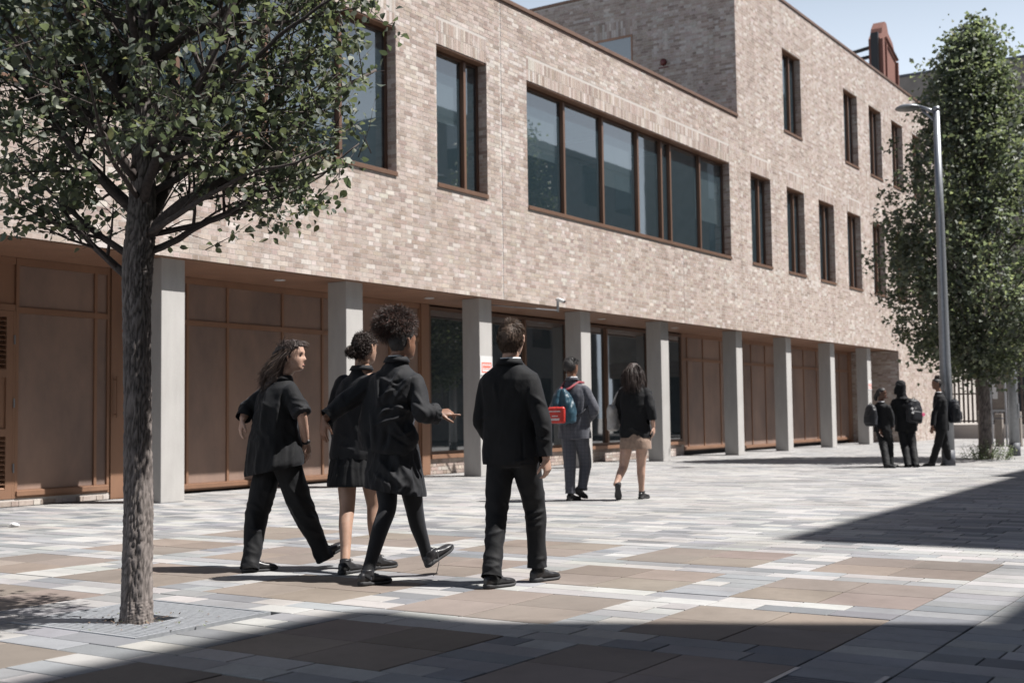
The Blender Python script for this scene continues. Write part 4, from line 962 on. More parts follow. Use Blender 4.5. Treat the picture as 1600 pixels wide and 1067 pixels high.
class Loft:
    """closed lofted solids gathered in one mesh, welded afterwards by a voxel remesh"""
    def __init__(s): s.v = []; s.f = []
    def rings(s, rings):
        n = len(rings[0]); i0 = len(s.v)
        for r in rings: s.v += [tuple(p) for p in r]
        for k in range(len(rings)-1):
            for j in range(n): s.f.append((i0+k*n+j, i0+k*n+(j+1) % n, i0+(k+1)*n+(j+1) % n, i0+(k+1)*n+j))
        for k, rv in ((0, True), (len(rings)-1, False)):
            c = sum((Vector(p) for p in rings[k]), Vector())/n; ci = len(s.v); s.v.append(tuple(c))
            for j in range(n):
                a, b_ = i0+k*n+j, i0+k*n+(j+1) % n; s.f.append((b_, a, ci) if rv else (a, b_, ci))
    def sections(s, secs, n=28, p=2.3):
        """secs: (centre, half-vector A, half-vector B)"""
        R = []
        for c, A, B in secs:
            ring = []
            for j in range(n):
                t = 2*math.pi*j/n; ct, st = math.cos(t), math.sin(t)
                x = math.copysign(abs(ct)**(2/p), ct); y = math.copysign(abs(st)**(2/p), st); ring.append(c+A*x+B*y)
            R.append(ring)
        s.rings(R)
    def limb(s, pts, rs, n=16, flat=None):
        """round tapering limb through the joints, smoothed"""
        pts = [Vector(p) for p in pts]; P = []; Q = []
        m = len(pts)
        for i in range(m-1):
            p0 = pts[max(i-1, 0)]; p1 = pts[i]; p2 = pts[i+1]; p3 = pts[min(i+2, m-1)]
            for k in range(6):
                t = k/6; P.append(.5*((2*p1)+(p2-p0)*t*.6+(0*p1)) if False else p1.lerp(p2, t)); Q.append(rs[i]+(rs[i+1]-rs[i])*t)
        P.append(pts[-1]); Q.append(rs[-1])
        for it in range(2): P = [P[0]]+[(P[i-1]+P[i]*2+P[i+1])/4 for i in range(1, len(P)-1)]+[P[-1]]
        prev = None; R = []
        for i, p in enumerate(P):
            t = (P[min(i+1, len(P)-1)]-P[max(i-1, 0)]).normalized()
            if prev is None: x = t.cross(Vector((0, 1, 0)) if abs(t.y) < .9 else Vector((1, 0, 0))).normalized()
            else: x = (prev-t*prev.dot(t)).normalized()
            prev = x; y = t.cross(x); r = Q[i]
            R.append([p+(x*math.cos(2*math.pi*j/n)+y*math.sin(2*math.pi*j/n))*r for j in range(n)])
        s.rings(R)
    def ball(s, c, r, sx=1, sy=1, sz=1, n=14, m=9):
        R = []
        for k in range(1, m):
            f = math.pi*k/m; R.append([Vector(c)+Vector((math.cos(2*math.pi*j/n)*math.sin(f)*r*sx, math.sin(2*math.pi*j/n)*math.sin(f)*r*sy, -math.cos(f)*r*sz)) for j in range(n)])
        s.rings(R)
    def weld(s, name, voxel, smooth=2, fac=.5):
        me = bpy.data.meshes.new('tmp'); me.from_pydata(s.v, [], s.f); me.update()
        bm = bmesh.new(); bm.from_mesh(me); bmesh.ops.recalc_face_normals(bm, faces=bm.faces); bm.to_mesh(me); bm.free()
        o = bpy.data.objects.new('tmp', me); COL.objects.link(o)
        r = o.modifiers.new('r', 'REMESH'); r.mode = 'VOXEL'; r.voxel_size = voxel
        if smooth: q = o.modifiers.new('s', 'SMOOTH'); q.factor = fac; q.iterations = smooth
        dg = bpy.context.evaluated_depsgraph_get(); dg.update()
        out = bpy.data.meshes.new_from_object(o.evaluated_get(dg)); out.name = name
        bpy.data.objects.remove(o); bpy.data.meshes.remove(me)
        out.polygons.foreach_set('use_smooth', [True]*len(out.polygons)); return out

def displace(me, fn):
    n = len(me.vertices); co = np.empty(n*3, np.float32); me.vertices.foreach_get('co', co); co = co.reshape(-1, 3).astype(float)
    no = np.empty(n*3, np.float32); me.vertices.foreach_get('normal', no); no = no.reshape(-1, 3).astype(float)
    me.vertices.foreach_set('co', fn(co, no).astype(np.float32).ravel()); me.update()
def cut(me, co, no, radius=None):
    """trim a garment along a plane (only near co when a radius is given) so that its edge is crisp and open"""
    bm = bmesh.new(); bm.from_mesh(me); co = Vector(co)
    if radius: vs = [v for v in bm.verts if (v.co-co).length < radius]; sv = set(vs); es = [e for e in bm.edges if e.verts[0] in sv and e.verts[1] in sv]; fs = [f for f in bm.faces if all(v in sv for v in f.verts)]; geom = vs+es+fs
    else: geom = bm.verts[:]+bm.edges[:]+bm.faces[:]
    bmesh.ops.bisect_plane(bm, geom=geom, dist=1e-5, plane_co=co, plane_no=Vector(no), clear_outer=True); bm.to_mesh(me); bm.free(); me.update()
def vnoise(P):
    return np.array([mnoise.noise(Vector(p)) for p in P])
def cloth(amp=.008, fr=(6, 6, 3.4), seed=0., folds=(), tight=None, zlo=None):
    """general drape plus named folds (x0,z0,x1,z1,amp,width) on the side towards us"""
    def fn(co, no):
        q = co*np.array(fr)+seed; w = vnoise(q*.6+7.7)[:, None]
        n1 = vnoise(q+w*np.array([1.0, 1.0, .7])); n2 = vnoise(q*2.3+w*1.6+3.1)
        d = amp*(1-2.4*np.abs(n1))*.95+amp*.50*(1-2.2*np.abs(n2))-amp*.3
        for x0, z0, x1, z1, a, wd in folds:
            ax = np.array([x1-x0, z1-z0]); L2 = ax@ax+1e-9; rel = co[:, [0, 2]]-np.array([x0, z0]); t = np.clip(rel@ax/L2, 0, 1)
            dist = np.linalg.norm(rel-t[:, None]*ax, axis=1); end = np.sin(np.pi*np.clip(t*.9+.05, 0, 1))**.6
            face = np.clip(-no[:, 1]*1.6, 0, 1); d = d+a*np.exp(-(dist/wd)**2)*end*face
        return co+no*d[:, None]
    return fn

def mat_cloth(name, col, rough=.86, sheen=.35, weave=900., bumps=.25):
    t = NT(name); v = t.coords(); a = t.noise(11, v, 4, .6); w = t.noise(weave, v, 2, .7)
    lo = tuple(c*.78 for c in col)+(1,); hi = tuple(c*1.25 for c in col)+(1,)
    t.set(Base_Color=t.ramp(a, [(.3, lo), (.7, hi)]), Roughness=rough, Specular_IOR_Level=.28, Sheen_Weight=sheen, Sheen_Roughness=.45, Sheen_Tint=(.75, .82, 1, 1))
    wr = t.noise(9, t.coords((1, 1, .6)), 3, .55, .8); rd = t.math('ABSOLUTE', t.math('SUBTRACT', wr, .5)); hgt = t.math('ADD', t.math('MULTIPLY', rd, -1.0), t.math('MULTIPLY', w, .03))
    t.bump(hgt, .5, .011); return t.mat
M['wool_black'] = mat_cloth('black_wool', (.0062, .0064, .0073), .82, .05)
M['wool_black2'] = mat_cloth('worn_black_wool', (.0108, .0112, .0130), .78, .06)
M['trouser_black'] = mat_cloth('black_trousers', (.0062, .0064, .0073), .74, .05)
M['tights'] = mat_cloth('black_tights', (.0060, .0062, .0072), .70, .15)
M['shirt'] = mat_cloth('white_shirt', (.55, .56, .575), .8, .1)
M['beige'] = mat_cloth('beige_cotton', (.25, .178, .137), .85, .1)
def mat_check():
    t = NT('grey_check'); v = t.coords()
    def lines(sock, sc, wid):
        m1 = t.math('MULTIPLY', sock, sc); f = t.math('FRACT', m1); return t.math('LESS_THAN', f, wid)
    sp = t.n('SeparateXYZ'); t.l(v, sp.inputs[0])
    lx = lines(sp.outputs[0], 21., .14); lz = lines(sp.outputs[2], 21., .14); s_ = t.math('MINIMUM', t.math('ADD', lx, lz), 1.)
    c = t.mix(t.math('MULTIPLY', s_, .55), (.066, .068, .081, 1), (.030, .032, .041, 1)); n_ = t.noise(700, v, 2)
    c = t.mix(1.0, c, t.ramp(n_, [(.3, (.75, .75, .75)), (.7, (1.3, 1.3, 1.3))]), 'MULTIPLY')
    t.set(Base_Color=c, Roughness=.9, Sheen_Weight=.2, Specular_IOR_Level=.2); return t.mat
M['check'] = mat_check()
def mat_skin(name, col):
    t = NT(name); v = t.coords(); a = t.noise(16, v, 4, .6); f = t.noise(320, v, 2, .6)
    lo = tuple(c*.86 for c in col)+(1,); hi = tuple(min(1, c*1.1) for c in col)+(1,)
    t.set(Base_Color=t.ramp(a, [(.3, lo), (.7, hi)]), Roughness=.5, Subsurface_Weight=.12, Subsurface_Radius=(.012, .005, .003), Subsurface_Scale=1., Specular_IOR_Level=.4); t.bump(f, .12, .001); return t.mat
M['skin_pale'] = mat_skin('fair_skin', (.40, .255, .195)); M['skin_tan'] = mat_skin('tan_skin', (.33, .205, .148)); M['skin_brown'] = mat_skin('brown_skin', (.185, .096, .062)); M['skin_dark'] = mat_skin('dark_skin', (.095, .048, .032))
def mat_hair(name, col, rough=.62):
    t = NT(name); v = t.coords(); a = t.noise(60, v, 3, .6)
    lo = tuple(c*.6 for c in col)+(1,); hi = tuple(c*1.5 for c in col)+(1,)
    t.set(Base_Color=t.ramp(a, [(.3, lo), (.7, hi)]), Roughness=rough, Specular_IOR_Level=.5); return t.mat
M['hair_brown'] = mat_hair('brown_hair', (.070, .043, .028)); M['hair_dark'] = mat_hair('dark_brown_hair', (.034, .021, .017)); M['hair_black'] = mat_hair('black_hair', (.012, .010, .010)); M['hair_red'] = mat_hair('auburn_tips', (.11, .05, .038))
def mat_leather(name, col, rough=.34):
    t = NT(name); v = t.coords(); a = t.noise(35, v, 4, .6); w = t.noise(260, v, 2, .6)
    t.set(Base_Color=t.ramp(a, [(.3, tuple(c*.7 for c in col)+(1,)), (.7, tuple(c*1.4 for c in col)+(1,))]), Roughness=t.ramp(a, [(.3, (rough-.08,)*3), (.7, (rough+.15,)*3)])); t.bump(w, .2, .001); return t.mat
M['leather'] = mat_leather('black_leather', (.016, .016, .018)); M['rubber'] = mat_plain('rubber_sole', (.022, .022, .024), .75, 0, 40, .25)
M['lace'] = mat_plain('shoe_lace', (.02, .02, .022), .8, 0, 40, .2)
M['face_dark'] = mat_plain('brow_and_eye', (.02, .014, .012), .5, 0, 40, .2); M['lips'] = mat_plain('lips', (.36, .14, .12), .45, 0, 40, .1)

# ------------------------------------------------------------------ anatomy
HP = [(.1135, .004, -.004, .006), (.108, .036, -.040, .034), (.098, .060, -.066, .052), (.082, .077, -.085, .0645), (.060, .087, -.097, .0725), (.036, .0925, -.103, .0765), (.018, .0905, -.104, .0775), (.000, .0865, -.101, .0765), (-.020, .0865, -.094, .0745),
      (-.038, .0865, -.084, .0705), (-.055, .0855, -.072, .065), (-.072, .0815, -.058, .0575), (-.088, .0805, -.040, .049), (-.100, .075, -.018, .0385), (-.110, .062, .008, .024), (-.114, .048, .026, .010)]
def head_rings(c, yaw, pitch, s, roll=0.):
    """sculpted head: brow, sockets, nose, lips, chin"""
    M3 = Matrix.Rotation(-rad(yaw), 3, 'Z') @ Matrix.Rotation(rad(roll), 3, 'Y') @ Matrix.Rotation(rad(pitch), 3, 'X'); R = []; n = 44
    zs = [q[0] for q in HP][::-1]; fF = [q[1] for q in HP][::-1]; fB = [q[2] for q in HP][::-1]; fW = [q[3] for q in HP][::-1]
    zz = list(np.linspace(-.114, -.104, 4))+list(np.linspace(-.098, .098, 44))+list(np.linspace(.102, .1135, 5))
    for z in zz:
        yF, yB, w = (np.interp(z, zs, a) for a in (fF, fB, fW)); yc = (yF+yB)/2; hb = (yF-yB)/2; ring = []
        for j in range(n):
            t = 2*math.pi*j/n; ct, st = math.cos(t), math.sin(t); x = w*math.copysign(abs(st)**.92, st); y = yc+hb*math.copysign(abs(ct)**.9, ct)
            if ct > 0:
                nose = np.interp(z, [-.050, -.043, -.034, -.026, .0, .020, .03], [0, .010, .021, .024, .011, .003, 0]); y += nose*math.exp(-(x/(.0125 if z < -.02 else .010))**2)
                y -= .010*math.exp(-((abs(x)-.032)/.017)**2-((z-.004)/.013)**2); y += .0045*math.exp(-((z-.027)/.010)**2-((abs(x)-.03)/.028)**2)
                y += .0042*math.exp(-((z+.064)/.0055)**2-(x/.020)**2)+.0042*math.exp(-((z+.076)/.006)**2-(x/.017)**2)-.003*math.exp(-((z+.070)/.0025)**2-(x/.022)**2)
                y += .005*math.exp(-((z+.099)/.010)**2-(x/.018)**2); y += .004*math.exp(-((z+.028)/.016)**2-((abs(x)-.045)/.016)**2)
            ring.append(Vector(c)+M3 @ (Vector((x, y, z))*s))
        R.append(ring)
    return R, M3
def add_ears(L, c, M3, s):
    for sx in (-1, 1):
        for p, r in (((.084, -.012, .012), .018), ((.088, -.018, .026), .015), ((.086, -.014, -.002), .015), ((.080, -.008, -.022), .012)):
            q = Vector(c)+M3 @ (Vector((sx*p[0], p[1], p[2]))*s); L.ball(q, r*s, .62, .9, 1.1, 10, 7)
def hand(L, w, d, nrm, s=1., curl=.5, point=False, side=1, spread=.12):
    """palm and five fingers. d: along the hand, nrm: back of the hand, side: thumb on +cross or -cross"""
    d = Vector(d).normalized(); nrm = Vector(nrm); nrm = (nrm-d*nrm.dot(d)).normalized(); x = d.cross(nrm)*side; w = Vector(w)
    secs = []
    for t, a, b_ in ((-.02, .026, .021), (.0, .027, .020), (.03, .036, .017), (.06, .041, .0155), (.085, .041, .0135)):
        secs.append((w+d*t*s, x*a*s, nrm*b_*s))
    L.sections(secs, 16, 2.4)
    ln = (.072, .080, .075, .060); off = (.030, .010, -.011, -.031); base = (.083, .088, .085, .078)
    for k in range(4):
        cu = curl*(1+.10*k)
        if point: cu = .06 if k == 0 else 1.15
        p = w+(d*base[k]+x*off[k])*s; dr = (d+x*spread*(off[k]/.03)).normalized(); pts = [p-dr*.02*s, p]; a = 0
        for q, fr in ((0, .44), (1, .31), (2, .25)):
            a += cu*(.55, .75, .5)[q]; v = dr*math.cos(a)-nrm*math.sin(a); p = p+v*ln[k]*fr*s; pts.append(p)
        r0 = (.0092, .0096, .0092, .0082)[k]*s; L.limb(pts, [r0, r0, r0*.95, r0*.88, r0*.72], 9)
    p = w+(d*.022+x*.024)*s; v = (d*.62+x*.70-nrm*.22).normalized(); pts = [p-v*.012*s, p]
    for q, l in enumerate((.040, .032, .026)):
        v = (v+(d*.25-x*.15-nrm*.25*curl)*(q > 0)).normalized(); p = p+v*l*s; pts.append(p)
    L.limb(pts, [.015*s, .0145*s, .0115*s, .0098*s, .0078*s], 9)
def shoe(parent, heel, fwd, up, Ls=.272, wd=.048, name='shoe', trainer=False):
    """heel: ground point under the heel; built from sole, upper and laces"""
    f = Vector(fwd).normalized(); up = Vector(up); up = (up-f*up.dot(f)).normalized(); r = f.cross(up); heel = Vector(heel)
    out = [(0, .30), (.03, .58), (.12, .74), (.30, .72), (.45, .76), (.62, .94), (.75, 1.0), (.87, .88), (.95, .62), (1.0, .26)]
    def prof(pts, t): return np.interp(t, [p[0] for p in pts], [p[1] for p in pts])
    Lf = Loft(); secs = []
    for t in np.linspace(0, 1, 19):
        w = prof(out, t)*wd*1.07; lift = .010*max(0, (t-.75)/.25)**2
        hh = .010+.006*(t < .30)
        secs.append((heel+f*(t*Ls)+up*(hh+lift), r*w, up*hh))
    Lf.sections(secs, 16, 4.5); so = link(name, Lf.weld(name, .0065, 1), M['rubber'], parent)
    U = Loft(); secs = []; top = [(0, .062), (.06, .082), (.16, .088), (.28, .088), (.36, .086), (.48, .074), (.62, .060), (.78, .054), (.9, .046), (.97, .034), (1.0, .024)]
    for t in np.linspace(.01, .985, 20):
        w = prof(out, t)*wd*(.93 if t > .35 else .86); h = prof(top, t); zc = (.017+h)/2
        secs.append((heel+f*(t*Ls)+up*zc, r*w, up*(h-.015)/2))
    U.sections(secs, 18, 2.6); U.limb([heel+f*(.27*Ls)+up*.06, heel+f*(.25*Ls)+up*.105], [.042, .040], 14)
    link('upper', U.weld('upper', .006, 2), M['leather'], so)
    lc = MB()
    for k in range(4):
        t = .40+.062*k; h = prof(top, t)+.0015; c = heel+f*(t*Ls)+up*h; lc.tube([c-r*.021-up*.010, c+up*.003, c+r*.021-up*.010], .0032, 6)
    c = heel+f*(.385*Ls)+up*(prof(top, .385)+.006)
    for sx in (-1, 1): lc.tube([c, c+r*.022*sx+up*.014+f*.004, c+r*.034*sx+up*.004+f*.010, c+r*.016*sx-up*.001+f*.006], .0026, 6)
    link('laces', (lambda o: o.data)(o := lc.build('laces', M['lace'], so, True)), None, so) if False else lc.build('laces', M['lace'], so, True)
    return so
def ringband(parent, name, c, A, B, h, th, mat, tilt=(0, 0, 1), flare=0., gap=None):
    """standing band (collar): centre, half axes, height, thickness"""
    up = Vector(tilt).normalized(); mb = MB(); n = 40; V_ = []
    for j in range(n):
        t = 2*math.pi*j/n; ct, st = math.cos(t), math.sin(t); o_ = (A*ct+B*st); u_ = o_.normalized()
        lo = c+o_*(1+flare); hi = c+o_+up*h; V_ += [lo, hi, hi-u_*th, lo-u_*th]
    F_ = []
    for j in range(n):
        if gap and gap[0] < j/n < gap[1]: continue
        a, b_ = j*4, ((j+1) % n)*4
        for k in range(4): F_.append((a+k, b_+k, b_+(k+1) % 4, a+(k+1) % 4))
    mb.mesh(V_, F_); return mb.build(name, mat, parent, True)
def strands(parent, name, roots, fn, mat, w=.0016, seg=5, seed=1):
    """hair as many thin tapering ribbons; fn(root, normal, rng) -> list of points"""
    rg = np.random.default_rng(seed); V_ = []; F_ = []
    for p, nrm in roots:
        pts = fn(Vector(p), Vector(nrm), rg); i0 = len(V_); m = len(pts); side = None
        for k, q in enumerate(pts):
            t = (pts[min(k+1, m-1)]-pts[max(k-1, 0)]); t = t.normalized() if t.length > 1e-8 else Vector((0, 0, 1))
            if side is None: side = t.cross(Vector(rg.normal(0, 1, 3))).normalized()
            side = (side-t*side.dot(t)).normalized(); ww = w*(1-.75*k/(m-1)); V_ += [q-side*ww, q+side*ww]
        for k in range(m-1): F_.append((i0+2*k, i0+2*k+1, i0+2*k+3, i0+2*k+2))
    me = np_mesh(name, np.array([v[:] for v in V_]), np.array(F_), None, True); return tag(link(name, me, mat, parent), kind='stuff')
def scalp_points(c, M3, s, n, rg, zmin=-.02, ymax=.06, grow=1.03, zfront=.055):
    """random points over the hair-bearing part of the head with outward normals"""
    out = []; zs = [q[0] for q in HP][::-1]
    while len(out) < n:
        v = rg.normal(0, 1, 3); v /= np.linalg.norm(v); t = math.atan2(v[0], v[1]); z = v[2]*.1125
        if z < zmin-.06: continue
        yF, yB, w = (np.interp(z, zs, [q[k] for q in HP][::-1]) for k in (1, 2, 3))
        x = w*math.sin(t); y = (yF+yB)/2+(yF-yB)/2*math.cos(t)
        lim = ymax if z > zfront else (-.030 if z > zmin else -.045)
        if y > lim or (z < zmin-.03 and y > -.05): continue
        nr = Vector((x/w**2, (y-(yF+yB)/2)/((yF-yB)/2)**2, z/.11**2*(.6 if z > 0 else .2))).normalized()
        out.append((Vector(c)+M3 @ (Vector((x, y, z))*s*grow), M3 @ nr))
    return out
def hair_cap(parent, c, M3, s, mat, zmin=-.05, thick=.010, front=.07, rough=.006, name='hair', voxel=.0065, extra=None, side=-.012):
    """solid under-layer following the skull"""
    L = Loft(); R = []; zs = [q[0] for q in HP][::-1]; n = 36
    for z in list(np.linspace(zmin, .10, 22))+[.106, .111, .1135]:
        yF, yB, w = (np.interp(z, zs, [q[k] for q in HP][::-1]) for k in (1, 2, 3)); g = thick*(1-.55*max(0, (-.01-z)/.06)); ring = []
        yf = yF+g if z > front else np.interp(z, [zmin, -.005, .03, front], [-.045, side, .012, yF-.012])
        yf = min(yf, yF+g)
        for j in range(n):
            t = 2*math.pi*j/n; x = (w+g)*math.sin(t); yb = yB-g; yc = (yF+yb)/2; y = yc+(yF+g-yc)*math.cos(t); y = min(y, yf); ring.append(Vector(c)+M3 @ (Vector((x, y, z+(g if z > .1 else 0)))*s))
        R.append(ring)
    L.rings(R)
    if extra: extra(L)
    me = L.weld(name, voxel, 2); displace(me, lambda co, no: co+no*(rough*vnoise(co*70)+rough*.6*vnoise(co*160))[:, None])
    return link(name, me, mat, parent)

def figure(key, label, name='person', heading=30., hyaw=30., hpitch=0., hs=1., skin='skin_pale', group=None, body_voxel=.0068, hands=None, legs_r=(.075, .056, .050, .034), arm_r=(.044, .038, .034, .026), ear=True, pz=None):
    (bx, by), J = PEOPLE[key]; J = {k: Vector(v) for k, v in J.items()}
    o = empty(name, (bx, by, 0), RZ_CAM); tag(o, label, 'person', group)
    if pz: J['pelvis'].z = pz
    for sd in 'RL':                                   # ankle straight above its planted foot
        if 'g_f'+sd in J: ny = J['g_f'+sd].y-.05; J['kn'+sd].y += (ny-J['an'+sd].y)*.28; J['an'+sd].y = ny
    fw, rt = hd(heading); J['fw'], J['rt'] = fw, rt
    mid = J['shL'].lerp(J['shR'], .5)
    for sd, sg in (('R', 1), ('L', -1)): zk = J['sh'+sd].z; J['sh'+sd] = mid+rt*sg*min(.160, (J['sh'+sd]-mid).length); J['sh'+sd].z = zk
    L = Loft(); R, M3 = head_rings(J['head'], hyaw, hpitch, hs); L.rings(R)
    if ear: add_ears(L, J['head'], M3, hs)
    hfw = M3 @ Vector((0, 1, 0)); nb = J['neck']
    L.limb([J['head']-Vector((0, 0, .03*hs))-hfw*.018, J['head']-Vector((0, 0, .085*hs))-hfw*.022, nb+Vector((0, 0, .02)), nb-Vector((0, 0, .05))], [.054*hs, .052*hs, .056*hs, .060*hs], 18)
    ps = J['pelvis']; hipz = max(ps.z+.02, J['knR'].z+.30)
    L.sections([(nb-Vector((0, 0, .03)), rt*.060, fw*.058), (J['shL'].lerp(J['shR'], .5)-Vector((0, 0, .055)), rt*.125, fw*.080), (J['chest'], rt*.145, fw*.095), (J['waist'], rt*.120, fw*.085), (ps, rt*.140, fw*.095), (ps-Vector((0, 0, .06)), rt*.12, fw*.08)], 20)
    for sd in 'RL':
        sg = 1 if sd == 'R' else -1
        L.limb([J['sh'+sd]-rt*sg*.05-UPZ*.06, J['sh'+sd]-rt*sg*.012-UPZ*.055, J['sh'+sd].lerp(J['el'+sd], .5), J['el'+sd], J['el'+sd].lerp(J['wr'+sd], .55), J['wr'+sd]], [.040, arm_r[0]-.006, arm_r[0]-.002, arm_r[1], arm_r[2], arm_r[3]], 16)
        h = (hands or {}).get(sd, {}); dd = Vector(h.get('d', (J['wr'+sd]-J['el'+sd])[:])); nn = Vector(h.get('n', (rt*sg)[:]))
        hand(L, J['wr'+sd], dd, nn, h.get('s', .95), h.get('curl', .45), h.get('point', False), h.get('side', sg), h.get('spread', .12))
        kn, an = J['kn'+sd], J['an'+sd]; hip = ps+rt*sg*.085+Vector((0, 0, .0)); calf = kn.lerp(an, .33)-fw*.014
        L.limb([hip, hip.lerp(kn, .5), kn, calf, kn.lerp(an, .75), an], [legs_r[0]+.006, legs_r[0], legs_r[1], legs_r[2], (legs_r[2]+legs_r[3])/2-.005, legs_r[3]], 18)
    me = L.weld('body', body_voxel, 2, .4); link('body', me, M[skin], o)
    return o, J, M3
def foot(o, J, sd, heading, pitch=0., Ls=.272, **kw):
    f, r = hd(heading); k = 'g_f'+sd
    if k in J: heel = J['an'+sd]-f*Ls*.24; heel.z = .0; fd = f; up = Vector((0, 0, 1))
    else:
        heel = J['he'+sd].copy(); fd = (f*math.cos(rad(pitch))+Vector((0, 0, math.sin(rad(pitch))))).normalized(); up = (Vector((0, 0, math.cos(rad(pitch))))-f*math.sin(rad(pitch))); heel = heel-up*.03
    low = min(heel.z, (heel+fd*Ls).z)
    if low < .001: heel.z += .001-low
    return shoe(o, heel, fd, up, Ls, **kw)
def jacket(o, J, secs, sleeves, mat, folds=(), amp=.008, seed=0., voxel=.0085, name='jacket', fr=(6, 6, 3.4), extra=None, smooth=2, crisp=True):
    """secs: (z or Vector centre, half width, half depth, dx, dy) along the spine from hem to neck"""
    L = Loft(); S = []; fw, rt = J['fw'], J['rt']; sp = [J['pelvis'], J['waist'], J['chest'], J['neck']]; sp = sorted(sp, key=lambda v: v.z); zz = [v.z for v in sp]
    for z, a, b_, dx, dy, *tl in secs:
        tl = tl[0] if tl else 0.
        c = Vector((np.interp(z, zz, [v.x for v in sp])+dx, np.interp(z, zz, [v.y for v in sp])+dy, z)); S.append((c, rt*a+UPZ*(tl*rt.x*a), fw*b_+UPZ*(tl*fw.x*b_)))
    c0, A0, B0 = S[0]; S = [(c0-UPZ*.045, A0, B0)]+S
    L.sections(S, 32, 2.35); ends = []
    for sd, pts, rs in sleeves:
        pts = [Vector(p) for p in pts]; d_ = (pts[-1]-pts[-2]).normalized(); ends.append((pts[-1], d_, rs[-1])); L.limb(pts+[pts[-1]+d_*.035], list(rs)+[rs[-1]], 18)
    if extra: extra(L)
    me = L.weld(name, voxel, smooth); displace(me, cloth(amp, fr, seed, folds)); cut(me, c0, -(A0.cross(B0)).normalized() if A0.cross(B0).z > 0 else A0.cross(B0).normalized())
    for p, d_, r_ in ends:
        if crisp: cut(me, p, d_, r_*1.15+.022)
    return link(name, me, mat, o)
def trousers(o, J, mat, r=(.100, .082, .074, .070), seed=0., voxel=.0085, amp=.007, name='trousers', hem=None, folds=()):
    L = Loft(); rt, fw, ps = J['rt'], J['fw'], J['pelvis']; top = ps+Vector((0, 0, .10)); ends = []
    L.sections([(top, rt*.150, fw*.105), (ps, rt*.165, fw*.120), (ps-Vector((0, 0, .07)), rt*.165, fw*.118), (ps-Vector((0, 0, .12)), rt*.13, fw*.10)], 24)
    for sd in 'RL':
        sg = 1 if sd == 'R' else -1; hip = ps+rt*sg*.082+Vector((0, 0, -.02)); kn, an = J['kn'+sd], J['an'+sd].copy(); e = an+(an-kn).normalized()*(hem if hem is not None else .02)
        d_ = (e-kn).normalized(); ends.append((e, d_)); L.limb([hip, hip.lerp(kn, .5), kn, kn.lerp(e, .5), kn.lerp(e, .9), e, e+d_*.04], [r[0], (r[0]+r[1])/2+.004, r[1], r[2], r[3], r[3]+.002, r[3]+.002], 20)
    me = L.weld(name, voxel, 2)
    kz = (J['knR'].z+J['knL'].z)/2
    def fn(co, no):
        q = co*np.array([8, 8, 5.5])+seed; w = vnoise(q*.5+2)[:, None]; n1 = vnoise(q+w*1.2); n2 = vnoise(co*np.array([7, 7, 15])+np.stack([co[:, 2]*0, co[:, 2]*0, (co[:, 0]+co[:, 1])*9], 1)+seed+w*1.4)
        knee = np.exp(-((co[:, 2]-kz)/.13)**2)+.8*np.exp(-((co[:, 2]-.10)/.09)**2)+.15
        return co+no*(amp*.9*(1-2*np.abs(n1))+amp*knee*(1-2.2*np.abs(n2))*.7)[:, None]
    displace(me, fn)
    if folds: displace(me, cloth(0., folds=folds))
    for p, d_ in ends: cut(me, p, d_, r[3]*1.3+.03)
    return link(name, me, mat, o)
# ------------------------------------------------------------------ shared bits
def z_(v, d): return v+Vector((0, 0, d))
def short_hair(o, J, M3, hs, mat, seed=3, n=6500, length=.032, zmin=-.055, thick=.009, w=.0014, lift=.20, wild=.10, curl=0.):
    rg = np.random.default_rng(seed); c = J['head']
    hair_cap(o, c, M3, hs, M[mat], zmin, thick, .072, .004, side=-.030)
    crown = c+M3 @ Vector((.01, -.050, .10))*hs; sw = M3 @ Vector((.5, .3, 0))
    def fn(p, nr, r):
        away = (p-crown); away = away-nr*away.dot(nr); away = away.normalized() if away.length > 1e-4 else Vector((1, 0, 0))
        low = max(0., min(1., (crown.z-p.z)/.14)); l = length*(1.3-.8*low)*r.uniform(.7, 1.2); d = (nr*(lift-.25*low)+away*.8-UPZ*.35*low+sw*.25*(1-low)+Vector(r.normal(0, wild, 3))).normalized(); pts = [p+nr*.003]
        for k in range(3):
            pts.append(pts[-1]+d*l/3); d = (d+away*.2-UPZ*.18-nr*.12+Vector(r.normal(0, wild*.7+curl, 3))).normalized()
        return pts
    strands(o, 'hair_strands', scalp_points(c, M3, hs, n, rg, -.035, .055, 1.10), fn, M[mat], w, 4, seed)
